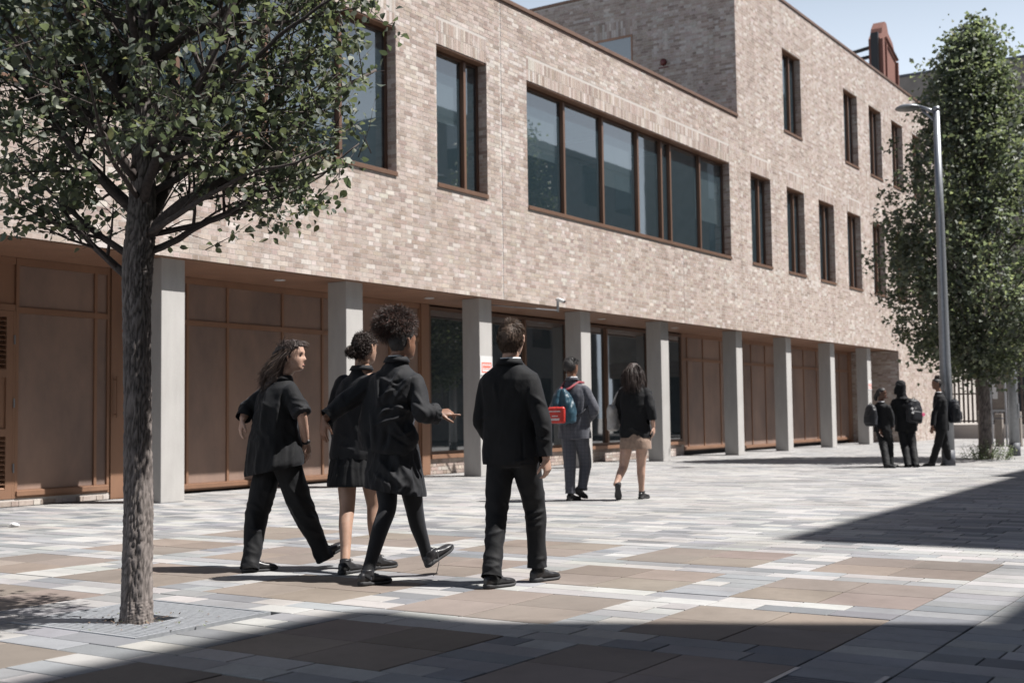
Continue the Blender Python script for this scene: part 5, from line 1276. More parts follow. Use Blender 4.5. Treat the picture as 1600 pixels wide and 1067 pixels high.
def coil_hair(o, name, c, rx, ry, rz, mat, n=3500, length=.05, seed=4, w=.0018, rough=.02, tips=None, inner=.8, voxel=.009):
    """rounded mass of tight curls: welded core plus coiling strands"""
    c = Vector(c); L = Loft(); L.ball(c, 1, rx*inner, ry*inner, rz*inner, 20, 14); me = L.weld(name, voxel, 1)
    displace(me, lambda co, no: co+no*(rough*vnoise(co*26)+rough*.7*vnoise(co*60))[:, None]); cap = link(name, me, M[mat], o)
    rg = np.random.default_rng(seed); roots = []
    for k in range(n):
        v = Vector(rg.normal(0, 1, 3)).normalized(); roots.append((c+Vector((v.x*rx, v.y*ry, v.z*rz))*inner*.93, v))
    def fn(p, nr, r):
        a = nr.cross(Vector(r.normal(0, 1, 3))).normalized(); b_ = nr.cross(a); ph = r.uniform(0, 6.28); l = length*r.uniform(.5, 1.25); d = (nr+Vector(r.normal(0, .28, 3))).normalized(); pts = []
        for k in range(8):
            t = k/7; pts.append(p+d*l*t+(a*math.cos(ph+t*11)+b_*math.sin(ph+t*11))*.0065*min(1, t*3)-UPZ*.010*t*t)
        return pts
    h = int(n*.8); strands(o, 'hair_strands', roots[:h], fn, M[mat], w, 8, seed); strands(o, 'hair_strands', roots[h:], fn, M[tips or mat], w, 8, seed+1); return cap
def collar_set(o, J, A=.070, B=.066, h=.042, back=.012, shirt=True, mat='wool_black', lean=.10, dz=0.):
    fw, rt = J['fw'], J['rt']; c = J['neck']-fw*back; tilt = UPZ-fw*(-lean)
    ringband(o, 'collar', z_(c, -.020+dz), rt*A*1.13, fw*B*1.12, h, .007, M[mat], tilt, .25)
    if shirt: ringband(o, 'shirt_collar', z_(c, .004+dz)+fw*.006+rt*.004, rt*A*.97, fw*B*.98, h*.62, .004, M['shirt'], tilt, .05)
def sleeve(J, sd, rs, end=1.0, drop=.032, into=.03):
    sg = 1 if sd == 'R' else -1; mid = J['shL'].lerp(J['shR'], .5); s_ = mid+J['rt']*sg*min(.162, (J['shR']-J['shL']).length/2); s_.z = J['sh'+sd].z; st = z_(s_, -drop); e, w = J['el'+sd], J['wr'+sd]
    if end <= 0: return (sd, [st-J['rt']*sg*into, st, st.lerp(e, .5), st.lerp(e, 1.0+end)], rs[:4])
    return (sd, [st-J['rt']*sg*into, st, st.lerp(e, .5), e, e.lerp(w, .5*end), e.lerp(w, end)], rs)
def socks(o, J, sides='RL', r=.040, up=.05, mat='trouser_black'):
    for sd in sides:
        L = Loft(); an = J['an'+sd]; t = (J['kn'+sd]-an).normalized(); L.limb([an+t*up, an, an-t*.045], [r, r-.001, r+.002], 14); link('sock', L.weld('sock', .007, 1), M[mat], o)
def leg_wear(o, J, mat, r, name='tights', top=.5, voxel=.0075):
    L = Loft(); ps, rt, fw = J['pelvis'], J['rt'], J['fw']
    for sd in 'RL':
        sg = 1 if sd == 'R' else -1; hip = ps+rt*sg*.085; kn, an = J['kn'+sd], J['an'+sd]; calf = kn.lerp(an, .33)-fw*.014
        L.limb([hip, hip.lerp(kn, .5), kn, calf, kn.lerp(an, .75), an-(kn-an).normalized()*.03], [r[0]+.008, r[0]+.004, r[1]+.004, r[2]+.004, (r[2]+r[3])/2, r[3]+.004], 20)
    return link(name, L.weld(name, voxel, 2), M[mat], o)
def skirt(o, J, secs, mat, name='skirt', amp=.008, seed=0., folds=(), voxel=.0085, fr=(11, 11, 2.2)):
    return jacket(o, J, secs, [], mat, folds, amp, seed, voxel, name, fr)
def face(o, J, M3, s, lips=True, brow=True):
    c = J['head']
    for sx in (-1, 1):
        for nm, p, r, sz in (('eyebrow', (sx*.033, .086, .026), .013, (1.1, .35, .22)), ('eye', (sx*.033, .0785, .005), .0105, (1.05, .5, .30))):
            L = Loft(); L.ball((0, 0, 0), r*s, *sz, 12, 8); me = bpy.data.meshes.new(nm); me.from_pydata([tuple(c+M3 @ (Vector(p)*s)+M3 @ Vector(q)) for q in L.v], [], L.f); me.update(); link(nm, me, M['face_dark'], o)
    if lips:
        L = Loft(); L.ball((0, 0, 0), .019*s, 1.0, .30, .22, 14, 8); me = bpy.data.meshes.new('lips'); me.from_pydata([tuple(c+M3 @ (Vector((0, .0850, -.070))*s)+M3 @ Vector(q)) for q in L.v], [], L.f); me.update(); link('lips', me, M['lips'], o)
G4 = 'students walking across the plaza'

# ------------------------------------------------------------------ young man in a black suit
o, J, M3 = figure('man', 'young man in black suit with short brown hair walking away, one hand hanging free', heading=30, hyaw=16, hs=1.0, skin='skin_pale', pz=.88, group=G4,
                  hands={'R': dict(d=(.12, .10, -1), n=(.75, -.65, 0), curl=.75), 'L': dict(curl=.9)})
short_hair(o, J, M3, 1.0, 'hair_brown')
SR = [.054, .064, .061, .056, .050, .047]
jacket(o, J, [(.775, .208, .135, 0, 0), (.80, .212, .138, 0, 0), (.90, .205, .132, 0, 0), (1.02, .184, .120, 0, 0), (1.14, .190, .122, 0, 0), (1.25, .204, .125, 0, 0), (1.325, .208, .118, 0, 0), (1.362, .192, .105, 0, 0), (1.395, .140, .092, 0, -.002), (1.425, .095, .078, 0, -.004), (1.452, .073, .068, 0, -.006)],
       [sleeve(J, 'R', SR, .92), sleeve(J, 'L', SR, 1.0)],
       M['wool_black'], amp=.0050, seed=1.3, folds=[(.085, 1.30, .075, 1.14, .010, .013), (-.15, 1.31, -.13, 1.18, .009, .013), (.03, .78, .028, .99, -.012, .006), (.145, 1.02, .20, .99, .010, .012), (.12, .94, .21, .93, .008, .010), (.10, 1.22, .19, 1.15, .009, .012), (-.02, .79, .05, .81, .014, .010), (-.18, 1.10, -.28, 1.06, .009, .012), (.0, 1.36, -.03, 1.26, .006, .02), (.16, .88, .20, .80, .008, .012)])
collar_set(o, J)
trousers(o, J, M['trouser_black'], (.094, .068, .060, .058), 4.4, hem=.01, folds=[(.05, .44, .17, .47, .012, .012), (.06, .40, .16, .43, .010, .010), (.07, .36, .15, .38, .008, .010), (-.20, .33, -.10, .36, .008, .010), (-.21, .14, -.11, .15, .008, .010), (.09, .15, .19, .16, .008, .010)])
foot(o, J, 'R', 44); foot(o, J, 'L', 44); socks(o, J)

# ------------------------------------------------------------------ woman looking right with long loose hair, sleeves rolled
o, J, M3 = figure('w1', 'smiling woman in loose black blazer and trousers, long dark hair, face turned to the right', heading=52, hyaw=98, hpitch=2, hs=.97, skin='skin_pale', pz=.86, group=G4,
                  hands={'R': dict(d=(.10, .16, -1), n=(.8, -.6, 0), curl=.35), 'L': dict(d=(-.2, .0, -1), n=(-.8, -.4, 0), curl=.5)})
face(o, J, M3, .97)
c = J['head']
def mass(L):
    L.limb([c+M3 @ Vector((0, -.055, .05)), c+M3 @ Vector((0, -.10, -.03)), c+Vector((-.125, -.03, -.155)), c+Vector((-.185, -.04, -.235))], [.066, .072, .056, .024], 16)
hair_cap(o, c, M3, .97, M['hair_dark'], -.06, .013, .070, .007, extra=mass, side=.012)
rg = np.random.default_rng(12)
def flow(p, nr, r):
    h = p.copy(); g_ = Vector((-.62, r.normal(0, .16), -.72)); d = (g_-nr*g_.dot(nr)*.9+nr*.10).normalized(); l = r.uniform(.17, .31); pts = [h]; ph = r.uniform(0, 6.28); am = r.uniform(.004, .012)
    for k in range(8):
        t = (k+1)/8; h = h+d*l/8; d = (d+Vector((-.20, -.03, -.34))*.8*(1-.35*t)+Vector(r.normal(0, .09, 3))).normalized(); pts.append(h+Vector((math.sin(ph+t*13), math.cos(ph+t*11), math.sin(ph+t*9)))*am*t)
    return pts
rp = scalp_points(c, M3, .97, 2600, rg, -.045, .035, 1.08, .05)
strands(o, 'hair_strands', rp[:2100], flow, M['hair_dark'], .0022, 9, 3); strands(o, 'hair_strands', rp[2100:], flow, M['hair_brown'], .0020, 9, 4)
def fringe(p, nr, r):
    d = (nr*.8+M3 @ Vector((r.normal(0, .35), .55, .35))).normalized(); h = p.copy(); pts = [h]; l = r.uniform(.03, .085)
    for k in range(5): h = h+d*l/5; d = (d+M3 @ Vector((0, .12, -.36))+Vector(r.normal(0, .14, 3))).normalized(); pts.append(h.copy())
    return pts
strands(o, 'fringe', [q for q in scalp_points(c, M3, .97, 900, rg, .05, .066, 1.06, .05) if q[0].z > c.z+.065][:330], fringe, M['hair_dark'], .0018, 6, 8)
jacket(o, J, [(.715, .262, .175, -.03, 0, .20), (.74, .268, .180, -.028, 0, .19), (.84, .245, .170, -.02, 0, .12), (.95, .222, .155, -.008, 0, .06), (1.06, .208, .145, 0, 0), (1.18, .198, .135, 0, 0), (1.27, .196, .122, 0, 0), (1.315, .180, .108, 0, 0), (1.345, .135, .090, 0, 0), (1.372, .092, .074, .005, 0), (1.398, .070, .064, .008, 0)],
       [sleeve(J, 'R', [.056, .068, .068, .066], -.02), sleeve(J, 'L', [.054, .066, .064, .060, .054, .052], .9)],
       M['wool_black'], amp=.0100, seed=5.1, folds=[(-.12, 1.30, -.16, 1.02, .012, .018), (-.02, 1.28, -.06, 1.00, .010, .016), (.04, 1.10, .10, .92, .012, .016), (-.26, .95, -.30, .74, .016, .022), (-.16, .95, -.19, .72, .012, .020), (-.05, .92, -.06, .72, .014, .020), (.07, .95, .06, .76, .014, .018), (.09, 1.20, .16, 1.17, .010, .010), (.08, 1.24, .15, 1.22, .009, .010), (-.20, 1.24, -.10, 1.18, .008, .014)])
# rolled cuff at the elbow, watch on the wrist
e = J['elR']; d = (e-J['shR']).normalized(); L = Loft(); L.limb([e-d*.035, e+d*.012], [.070, .071], 18); me = L.weld('rolled_cuff', .0075, 1); displace(me, cloth(.005, (18, 18, 18), 2.)); link('rolled_cuff', me, M['wool_black2'], o)
w = J['wrR']; d = (w-J['elR']).normalized(); mb = MB(); mb.tube([w-d*.022, w-d*.004], [.030, .0295], 16); mb.tube([w-d*.013+Vector((.022, -.020, .0)), w-d*.013+Vector((.027, -.026, .0))], [.015, .013], 12); mb.build('watch', M['black_metal'], o, True)
collar_set(o, J, .068, .064, .036, .010, False, 'wool_black2')
trousers(o, J, M['trouser_black'], (.102, .080, .064, .060), 8.8, hem=.040, amp=.009, folds=[(.03, .60, .20, .32, .012, .020), (.10, .40, .22, .36, .014, .014), (.14, .30, .26, .24, .012, .014), (-.24, .40, -.16, .12, .010, .018), (-.25, .30, -.15, .28, .009, .012), (-.10, .66, -.16, .45, .012, .020)])
foot(o, J, 'L', 58); foot(o, J, 'R', 52, 27)

# ------------------------------------------------------------------ woman with curly pinned hair, bare legs (partly behind the next figure)
o, J, M3 = figure('w2', 'woman with curly pinned up hair in black blazer and short skirt, bare legs, walking away', heading=28, hyaw=38, hs=.95, skin='skin_tan', pz=.90, group=G4)
c = J['head']; hair_cap(o, c, M3, .95, M['hair_dark'], -.055, .009, .072, .008, side=-.02)
rg = np.random.default_rng(31)
def curls(p, nr, r):
    a = nr.cross(Vector(r.normal(0, 1, 3))).normalized(); b_ = nr.cross(a); l = r.uniform(.02, .045); ph = r.uniform(0, 6.28); d = (nr*.05+a*.9).normalized()
    return [p+d*l*k/8+(nr*math.cos(ph+k*1.5)+b_*math.sin(ph+k*1.5))*.0045+nr*.006 for k in range(9)]
strands(o, 'hair_strands', scalp_points(c, M3, .95, 1900, rg, -.04, .055, 1.06, .05), curls, M['hair_dark'], .0022, 9, 6)
coil_hair(o, 'hair_knot', c+M3 @ Vector((-.03, -.105, -.015)), .050, .042, .045, 'hair_dark', 700, .022, 9, .0020, .012, 'hair_brown')
jacket(o, J, [(.795, .200, .150, 0, 0), (.83, .203, .152, 0, 0), (.95, .185, .135, 0, 0), (1.08, .178, .125, 0, 0), (1.2, .188, .125, 0, 0), (1.29, .190, .116, 0, 0), (1.335, .172, .102, 0, 0), (1.375, .125, .088, 0, 0), (1.41, .090, .074, 0, 0), (1.45, .070, .064, 0, 0)],
       [sleeve(J, 'R', SR, .95), sleeve(J, 'L', SR, .95)], M['wool_black2'], amp=.007, seed=9.7, folds=[(-.22, 1.0, -.12, .95, .010, .014), (-.20, .90, -.08, .86, .010, .014), (-.18, 1.28, -.16, 1.1, .008, .014)])
collar_set(o, J, .066, .062, .036, .010, False, 'wool_black2', dz=-.040)
skirt(o, J, [(.600, .188, .178, -.01, -.02), (.62, .188, .178, -.01, -.02), (.74, .180, .160, -.005, -.012), (.86, .165, .130, 0, 0), (.95, .150, .115, 0, 0)], M['wool_black'], amp=.010, seed=2.2)
foot(o, J, 'R', 44, Ls=.262, wd=.046); foot(o, J, 'L', 30, Ls=.262, wd=.046); socks(o, J, 'RL', .040, .02)

# ------------------------------------------------------------------ woman with a big curly puff, pointing ahead
LR3 = (.078, .058, .052, .035)
o, J, M3 = figure('w3', 'woman with a high puff of curly hair in creased black blazer and tights, pointing right', heading=30, hyaw=48, hpitch=2, hs=.97, skin='skin_brown', pz=.90, group=G4, legs_r=LR3, body_voxel=.0056, arm_r=(.036, .031, .029, .025),
                  hands={'R': dict(d=(1, .28, .10), n=(-.05, -.62, .78), point=True, side=1, s=1.0, curl=.9), 'L': dict(d=(-.12, .02, -1), n=(-.75, -.65, 0), curl=.35, s=.98, spread=.25)})
c = J['head']; hair_cap(o, c, M3, .97, M['hair_black'], -.052, .006, .068, .004, side=-.024)
coil_hair(o, 'hair_puff', J['puff']+Vector((.0, .0, .008)), .152, .135, .122, 'hair_dark', 6500, .062, 14, .0019, .030, 'hair_red', .76)
def billow(L):
    L.ball((.020, -.105, .955), .115, 1.15, .5, 1.1)
jacket(o, J, [(.845, .196, .150, -.045, 0, -.15), (.87, .204, .158, -.042, 0, -.15), (.96, .206, .155, -.035, 0, -.08), (1.06, .196, .142, -.03, 0), (1.17, .200, .135, -.015, 0), (1.27, .206, .128, 0, 0), (1.335, .204, .116, 0, 0), (1.375, .172, .102, 0, 0), (1.41, .122, .088, 0, 0), (1.44, .090, .076, .0, 0), (1.475, .070, .064, .003, 0)],
       [sleeve(J, 'R', [.054, .064, .064, .064, .062, .060], .88), sleeve(J, 'L', [.056, .070, .070, .064, .058, .056], .90)],
       M['wool_black2'], amp=.009, seed=3.9, voxel=.0075, extra=billow,
       folds=[(-.10, 1.36, .02, 1.30, .016, .010), (-.06, 1.30, .06, 1.34, -.014, .010), (.0, 1.28, -.10, 1.22, .016, .009), (-.14, 1.04, .06, 1.10, .016, .010), (.02, .95, .11, 1.0, .015, .010), (-.20, 1.0, -.17, .88, -.018, .012), (-.12, 1.16, .11, 1.19, -.020, .016), (-.10, 1.10, -.02, 1.17, .020, .014), (-.02, 1.18, .12, 1.13, .018, .012), (-.13, 1.42, -.10, 1.16, .018, .016), (.03, 1.40, -.08, 1.20, .020, .015), (.10, 1.34, .0, 1.22, .014, .013), (.12, 1.30, .10, 1.14, -.018, .014), (-.16, 1.12, -.14, .92, .022, .020), (-.05, 1.02, -.07, .90, -.026, .020), (.0, 1.06, .10, .93, .016, .014), (-.03, .98, .09, .90, -.016, .012), (.14, 1.25, .20, 1.16, .014, .012), (.13, 1.18, .21, 1.12, .014, .012), (-.22, 1.28, -.33, 1.20, .014, .012), (-.26, 1.22, -.40, 1.15, .012, .012), (.05, 1.33, .14, 1.36, .010, .014)])
w = J['wrR']; d = (w-J['elR']).normalized(); L = Loft(); L.limb([w-d*.05, w-d*.0], [.066, .068], 18); me = L.weld('rolled_cuff', .0075, 1); displace(me, cloth(.007, (20, 20, 20), 6.)); link('rolled_cuff', me, M['wool_black2'], o)
collar_set(o, J, .068, .064, .040, .010, True, 'wool_black2')
skirt(o, J, [(.585, .196, .185, .012, -.02, -.16), (.605, .198, .186, .012, -.02, -.16), (.70, .192, .172, .006, -.012, -.08), (.80, .178, .150, 0, 0), (.90, .165, .130, 0, 0), (.97, .150, .115, 0, 0)], M['wool_black2'], amp=.012, seed=6.6, folds=[(-.10, .80, .06, .62, .020, .018), (.0, .85, .12, .64, .018, .018), (-.14, .72, -.02, .62, .016, .016), (.10, .80, .14, .62, -.018, .014)])
leg_wear(o, J, 'tights', LR3)
foot(o, J, 'L', 46, Ls=.268, wd=.047); so = foot(o, J, 'R', 50, 28, Ls=.268, wd=.047)
hr = J['heR']; mb = MB(); mb.tube([hr+Vector((.085, .02, .095)), hr+Vector((.10, -.05, .02)), hr+Vector((.085, -.07, -.045)), hr+Vector((.06, -.05, -.068))], .0026, 6); mb.build('loose_lace', M['lace'], o, True)

# ------------------------------------------------------------------ the pair farther on
G2 = 'pair walking ahead near the columns'
o, J, M3 = figure('f1', 'young man in grey checked suit with short curly black hair, walking ahead near the columns', heading=26, hyaw=42, hs=1.0, skin='skin_brown', pz=.92, group=G2, body_voxel=.0085)
short_hair(o, J, M3, 1.0, 'hair_black', 5, 1300, .020, -.05, .016, .0035, .8, .4, .5)
coil_hair(o, 'hair_top', J['head']+M3 @ Vector((0, -.010, .062)), .088, .098, .075, 'hair_black', 1300, .024, 9, .0032, .012, None, .86)
jacket(o, J, [(.80, .215, .150, 0, 0), (.84, .215, .150, 0, 0), (.98, .200, .140, 0, 0), (1.1, .192, .130, 0, 0), (1.25, .205, .130, 0, 0), (1.36, .208, .122, 0, 0), (1.42, .195, .110, 0, 0), (1.47, .140, .092, 0, 0), (1.51, .095, .078, 0, 0), (1.55, .072, .066, 0, 0)],
       [sleeve(J, 'R', [.058, .070, .066, .062, .056, .050], 1.), sleeve(J, 'L', [.058, .070, .066, .062, .056, .050], 1.)], M['check'], amp=.009, seed=2.9, voxel=.010)
collar_set(o, J, .068, .064, .040, .012, True, 'check')
trousers(o, J, M['check'], (.096, .074, .064, .060), 1.4, voxel=.010, hem=.02)
foot(o, J, 'L', 40); foot(o, J, 'R', 40, -22)
JF1 = J; PF1 = o
o, J, M3 = figure('f2', 'woman with long dark hair in black blazer and beige skirt, walking ahead near the columns', heading=18, hyaw=22, hs=.97, skin='skin_pale', pz=.88, group=G2, body_voxel=.0085, legs_r=(.078, .058, .053, .036), arm_r=(.036, .031, .030, .025),
                  hands={'R': dict(d=(.05, .05, -1), n=(.9, -.4, 0), curl=.5)})
c = J['head']
def mass2(L): L.limb([c+Vector((0, -.03, .04)), c+Vector((0, -.065, -.06)), c+Vector((-.01, -.075, -.14)), c+Vector((-.015, -.075, -.19))], [.080, .085, .070, .040], 16)
hair_cap(o, c, M3, .97, M['hair_dark'], -.06, .014, .070, .006, extra=mass2, side=.01, voxel=.009)
def fall(p, nr, r):
    d = (nr*.5-UPZ*.5).normalized(); h = p.copy(); pts = [h]; l = r.uniform(.14, .25)
    for k in range(6): h = h+d*l/6; d = (d-UPZ*.5+Vector((r.normal(0, .08), r.normal(-.04, .08), 0))).normalized(); pts.append(h.copy())
    return pts
strands(o, 'hair_strands', scalp_points(c, M3, .97, 1100, np.random.default_rng(3), -.045, .03, 1.1, .05), fall, M['hair_dark'], .0036, 7, 5)
jacket(o, J, [(.80, .205, .145, 0, 0), (.84, .205, .145, 0, 0), (.95, .192, .135, 0, 0), (1.08, .180, .125, 0, 0), (1.22, .188, .125, 0, 0), (1.33, .186, .115, 0, 0), (1.39, .165, .10, 0, 0), (1.43, .115, .086, 0, 0), (1.47, .075, .066, 0, 0)],
       [sleeve(J, 'R', [.054, .064, .060, .056, .052, .050], .55), sleeve(J, 'L', [.054, .064, .060, .056, .052, .05], .8)], M['wool_black'], amp=.008, seed=7.2, voxel=.010, folds=[(-.05, .92, .10, .88, .016, .016)])
skirt(o, J, [(.655, .200, .150, 0, 0), (.675, .202, .152, 0, 0), (.76, .198, .15, 0, 0), (.88, .175, .13, 0, 0)], M['beige'], amp=.006, seed=1., voxel=.010)
foot(o, J, 'R', 34, Ls=.25, wd=.046); foot(o, J, 'L', 10, -64, Ls=.25, wd=.046)
JF2 = J; PF2 = o

# ------------------------------------------------------------------ the group of three by the lamp post
G3 = 'three students standing by the lamp post'
def far_suit(key, label, heading, hyaw, skin, hs, dark='wool_black', amp=.008, seed=0., zs=1., wide=1., ear=True):
    o, J, M3 = figure(key, label, heading=heading, hyaw=hyaw, hs=hs, skin=skin, pz=.80*zs, group=G3, body_voxel=.010, ear=ear, legs_r=(.07, .052, .046, .032))
    nz = J['neck'].z; hem = .70*zs
    f = lambda t: hem+(nz-hem)*t
    jacket(o, J, [(f(0), .190*wide, .140, 0, 0), (f(.06), .192*wide, .142, 0, 0), (f(.25), .182*wide, .132, 0, 0), (f(.45), .172*wide, .125, 0, 0), (f(.68), .180*wide, .125, 0, 0), (f(.82), .180*wide, .114, 0, 0), (f(.90), .155*wide, .10, 0, 0), (f(.95), .10, .084, 0, 0), (f(1.0), .070, .064, 0, 0)],
           [sleeve(J, 'R', [.050, .062, .060, .055, .050, .048], .95), sleeve(J, 'L', [.050, .062, .060, .055, .050, .048], .95)], M[dark], amp=amp, seed=seed, voxel=.011)
    trousers(o, J, M['trouser_black'], (.092, .074, .068, .064), seed+2, voxel=.011, hem=.03)
    return o, J, M3
o, J, M3 = far_suit('g1', 'girl in black uniform glancing over her shoulder, left of the standing group of three', 55, 122, 'skin_dark', .93, seed=1.1)
hair_cap(o, J['head'], M3, .93, M['hair_black'], -.06, .012, .070, .006, side=.0, voxel=.009, extra=lambda L: L.limb([J['head']+M3 @ Vector((0, -.09, .0)), J['head']+M3 @ Vector((0, -.13, -.06)), J['head']+M3 @ Vector((0, -.12, -.14))], [.04, .04, .02], 12))
face(o, J, M3, .93); collar_set(o, J, .064, .060, .036, .0, True); foot(o, J, 'R', 70, Ls=.25); foot(o, J, 'L', 120, Ls=.25); JG1 = J; PG1 = o
o, J, M3 = far_suit('g2', 'student in black headscarf and blazer seen from behind, middle of the standing group of three', 8, -10, 'skin_brown', .95, seed=4.2, wide=1.12, ear=False)
L = Loft(); c = J['head']; R, _ = head_rings(c, -10, 0, 1.14); L.rings(R); L.limb([c+Vector((0, -.02, .0)), c+Vector((0, -.02, -.10)), J['neck']+Vector((0, 0, -.02)), J['neck']+Vector((0, -.01, -.09))], [.098, .092, .10, .135], 20); L.limb([c+Vector((-.03, -.05, .02)), c+Vector((-.09, -.05, -.06)), c+Vector((-.10, -.03, -.15))], [.07, .055, .04], 14)
me = L.weld('headscarf', .010, 4); displace(me, cloth(.007, (14, 14, 9), 3.)); link('headscarf', me, M['wool_black'], o)
foot(o, J, 'R', 20, Ls=.26); foot(o, J, 'L', 5, Ls=.26); JG2 = J; PG2 = o
o, J, M3 = far_suit('g3', 'student with hair in a top bun facing left, partly hidden behind the lamp post', -88, -92, 'skin_brown', .93, seed=7.7)
hair_cap(o, J['head'], M3, .93, M['hair_black'], -.05, .010, .072, .006, side=-.02, voxel=.009); face(o, J, M3, .93)
coil_hair(o, 'hair_bun', J['head']+M3 @ Vector((0, -.03, .135)), .058, .055, .045, 'hair_dark', 350, .022, 2, .004, .010)
collar_set(o, J, .064, .060, .036, .0, True); foot(o, J, 'R', -85, Ls=.25); foot(o, J, 'L', -88, Ls=.25); JG3 = J; PG3 = o

# ------------------------------------------------------------------ bags
def bag_frame(name, P, label, cat='backpack', group=None):
    o = empty(name, P.location[:], RZ_CAM); tag(o, label, cat, group); return o
M['teal'] = mat_cloth('teal_nylon', (.018, .050, .072), .45, .1, 500, .15); M['bag_red'] = mat_cloth('red_nylon', (.40, .030, .022), .4, .1, 500, .15); M['bag_black'] = mat_cloth('black_nylon', (.013, .0135, .016), .5, .1, 500, .2); M['strap_red'] = mat_cloth('maroon_strap', (.20, .028, .035), .6, .1)
M['tote'] = mat_cloth('pale_canvas', (.36, .345, .33), .85, .1); M['pink'] = mat_plain('pink_badge', (.62, .12, .22), .5)
J = JF1; fw, rt = J['fw'], J['rt']; bk = -fw; cc = J['chest'].lerp(J['waist'], .52)+bk*.215-rt*.055
b = bag_frame('backpack', PF1, 'teal backpack with red front pocket on the young man in the checked suit')
L = Loft(); secs = []
for t, w, d_ in ((-.21, .10, .055), (-.19, .135, .08), (-.08, .155, .095), (.04, .145, .090), (.13, .115, .070), (.19, .070, .045), (.225, .035, .03)):
    secs.append((cc+UPZ*t+rt*(-.02*t/.2), rt*w, fw*d_))
L.sections(secs, 24, 2.8); me = L.weld('pack', .010, 2); displace(me, cloth(.012, (12, 12, 6), 1., [(-.30, 1.30, -.16, 1.12, .012, .02), (-.16, 1.42, -.14, 1.2, .014, .016), (-.10, 1.38, -.05, 1.15, -.012, .016)])); link('pack', me, M['teal'], b)
L = Loft(); q = cc+bk*.095-rt*.055; L.sections([(q+UPZ*-.205, rt*.105, fw*.030), (q+UPZ*-.19, rt*.120, fw*.045), (q+UPZ*-.02, rt*.120, fw*.045), (q+UPZ*.0, rt*.105, fw*.03)], 20, 4.); me = L.weld('front_pocket', .008, 1); displace(me, cloth(.004, (12, 12, 9), 4.)); link('front_pocket', me, M['bag_red'], b)
mb = MB(); q2 = q+bk*.047
for zz, w_ in ((-.055, .09), (-.115, .045), (-.15, .075), (-.165, .07)):
    mb.face([q2-rt*w_+UPZ*(zz-.006)+bk*.004, q2+rt*w_*.8+UPZ*(zz-.006)+bk*.004, q2+rt*w_*.8+UPZ*(zz+.004)+bk*.004, q2-rt*w_+UPZ*(zz+.004)+bk*.004])
mb.build('pale_print', M['white'], b)
for s_ in (-1, 1):
    mb = MB(); top = cc+UPZ*.20; mb.tube([top, cc+UPZ*.235+rt*s_*.06+fw*.06, J['neck']+rt*s_*.10-UPZ*.045+bk*.02, J['neck']+rt*s_*.115-UPZ*.05+fw*.10], .017, 8); mb.build('strap', M['strap_red'], b, True)
mb = MB(); mb.tube([cc-UPZ*.15+rt*.12+fw*.02, cc-UPZ*.08+rt*.22+fw*.10, cc+UPZ*.02+rt*.27+fw*.17], .008, 6); mb.build('strap', M['bag_black'], b, True)
J = JF2; fw, rt = J['fw'], J['rt']; b = bag_frame('tote_bag', PF2, 'pale canvas tote bag under the arm of the woman with the beige skirt', 'bag')
q = J['elL']+Vector((-.075, -.06, -.10)); L = Loft(); L.sections([(q+UPZ*-.17, rt*.02+fw*.11, rt*.035), (q+UPZ*-.15, rt*.02+fw*.14, rt*.05), (q+UPZ*.10, rt*.02+fw*.14, rt*.045), (q+UPZ*.16, rt*.02+fw*.135, rt*.02)], 20, 3.); me = L.weld('bag', .010, 2); displace(me, cloth(.010, (9, 9, 5), 2.)); link('bag', me, M['tote'], b)
for s_ in (-.07, .07):
    mb = MB(); mb.tube([q+UPZ*.15+fw*s_, z_(J['shL'], -.05)-rt*.065+fw*s_*.6, z_(J['shL'], .035)+rt*.0+fw*s_*.4], .010, 6); mb.build('handle', M['tote'], b, True)
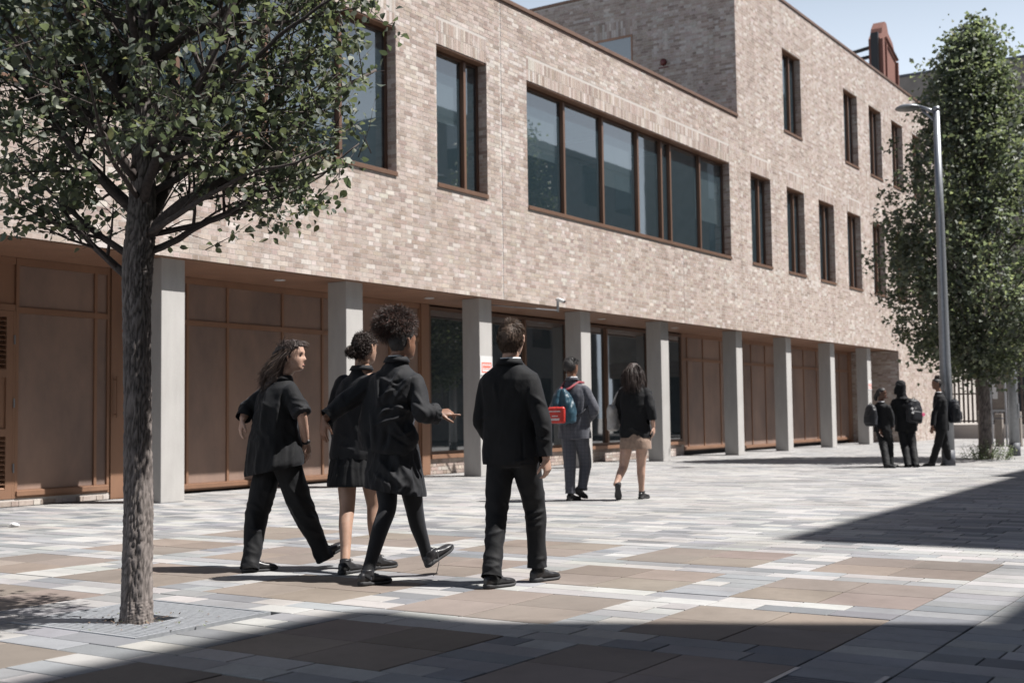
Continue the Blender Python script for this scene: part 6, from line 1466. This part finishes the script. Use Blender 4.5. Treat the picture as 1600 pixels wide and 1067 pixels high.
def rucksack(P, cen, out, side, label, w=.15, h=.21, d_=.085, badge=None, mat='bag_black', seed=0.):
    b = bag_frame('backpack', P, label, group='black school backpacks'); out = Vector(out).normalized(); sd = Vector(side).normalized(); L = Loft()
    L.sections([(cen-UPZ*h, sd*w*.75, out*d_*.7), (cen-UPZ*h*.9, sd*w*.95, out*d_), (cen-UPZ*h*.2, sd*w, out*d_*1.05), (cen+UPZ*h*.45, sd*w*.92, out*d_*.85), (cen+UPZ*h*.85, sd*w*.66, out*d_*.6), (cen+UPZ*h, sd*w*.3, out*d_*.35)], 24, 2.8)
    me = L.weld('pack', .011, 2); displace(me, cloth(.010, (11, 11, 8), seed)); link('pack', me, M[mat], b)
    L = Loft(); q = cen+out*d_*.95-UPZ*h*.35; L.sections([(q-UPZ*h*.42, sd*w*.62, out*.02), (q-UPZ*h*.36, sd*w*.72, out*.035), (q+UPZ*h*.25, sd*w*.70, out*.032), (q+UPZ*h*.33, sd*w*.6, out*.015)], 18, 3.5); link('front_pocket', L.weld('front_pocket', .010, 2), M[mat], b)
    mb = MB(); t = cen+UPZ*h; mb.tube([t-sd*.03-UPZ*.01, t-sd*.02+UPZ*.035, t+sd*.02+UPZ*.035, t+sd*.03-UPZ*.01], .007, 6); mb.build('handle', M['bag_black'], b, True)
    for k, (sx, zz, m_) in enumerate(badge or ()):
        mb = MB(); p0 = cen+out*d_*1.02+sd*sx+UPZ*zz; mb.tube([p0, p0+out*.03], [.035 if m_ == 'pink' else .02]*2, 12); mb.build('charm', M[m_], b)
    return b
J = JG1; bo = Vector((-.95, -.35, 0)); rucksack(PG1, J['chest'].lerp(J['waist'], .4)+Vector((-.245, -.06, -.0)), bo, Vector((-.35, .95, 0)), 'black backpack worn by the girl glancing over her shoulder', seed=1.)
J = JG2; bo = Vector((.35, -.95, 0)); rucksack(PG2, J['chest'].lerp(J['waist'], .35)+Vector((.13, -.20, .0)), bo, Vector((.95, .35, -.12)), 'black backpack with pink badge worn by the student in the headscarf', .17, .23, .09, ((.13, -.06, 'pink'), (-.13, .03, 'white'), (-.12, -.05, 'white')), seed=3.)
J = JG3; bo = Vector((1, -.05, 0)); rucksack(PG3, J['chest'].lerp(J['waist'], .45)+Vector((.275, -.02, 0)), bo, Vector((.05, 1, 0)), 'dark backpack showing to the right of the lamp post', .16, .23, .10, None, 'bag_black', 5.)
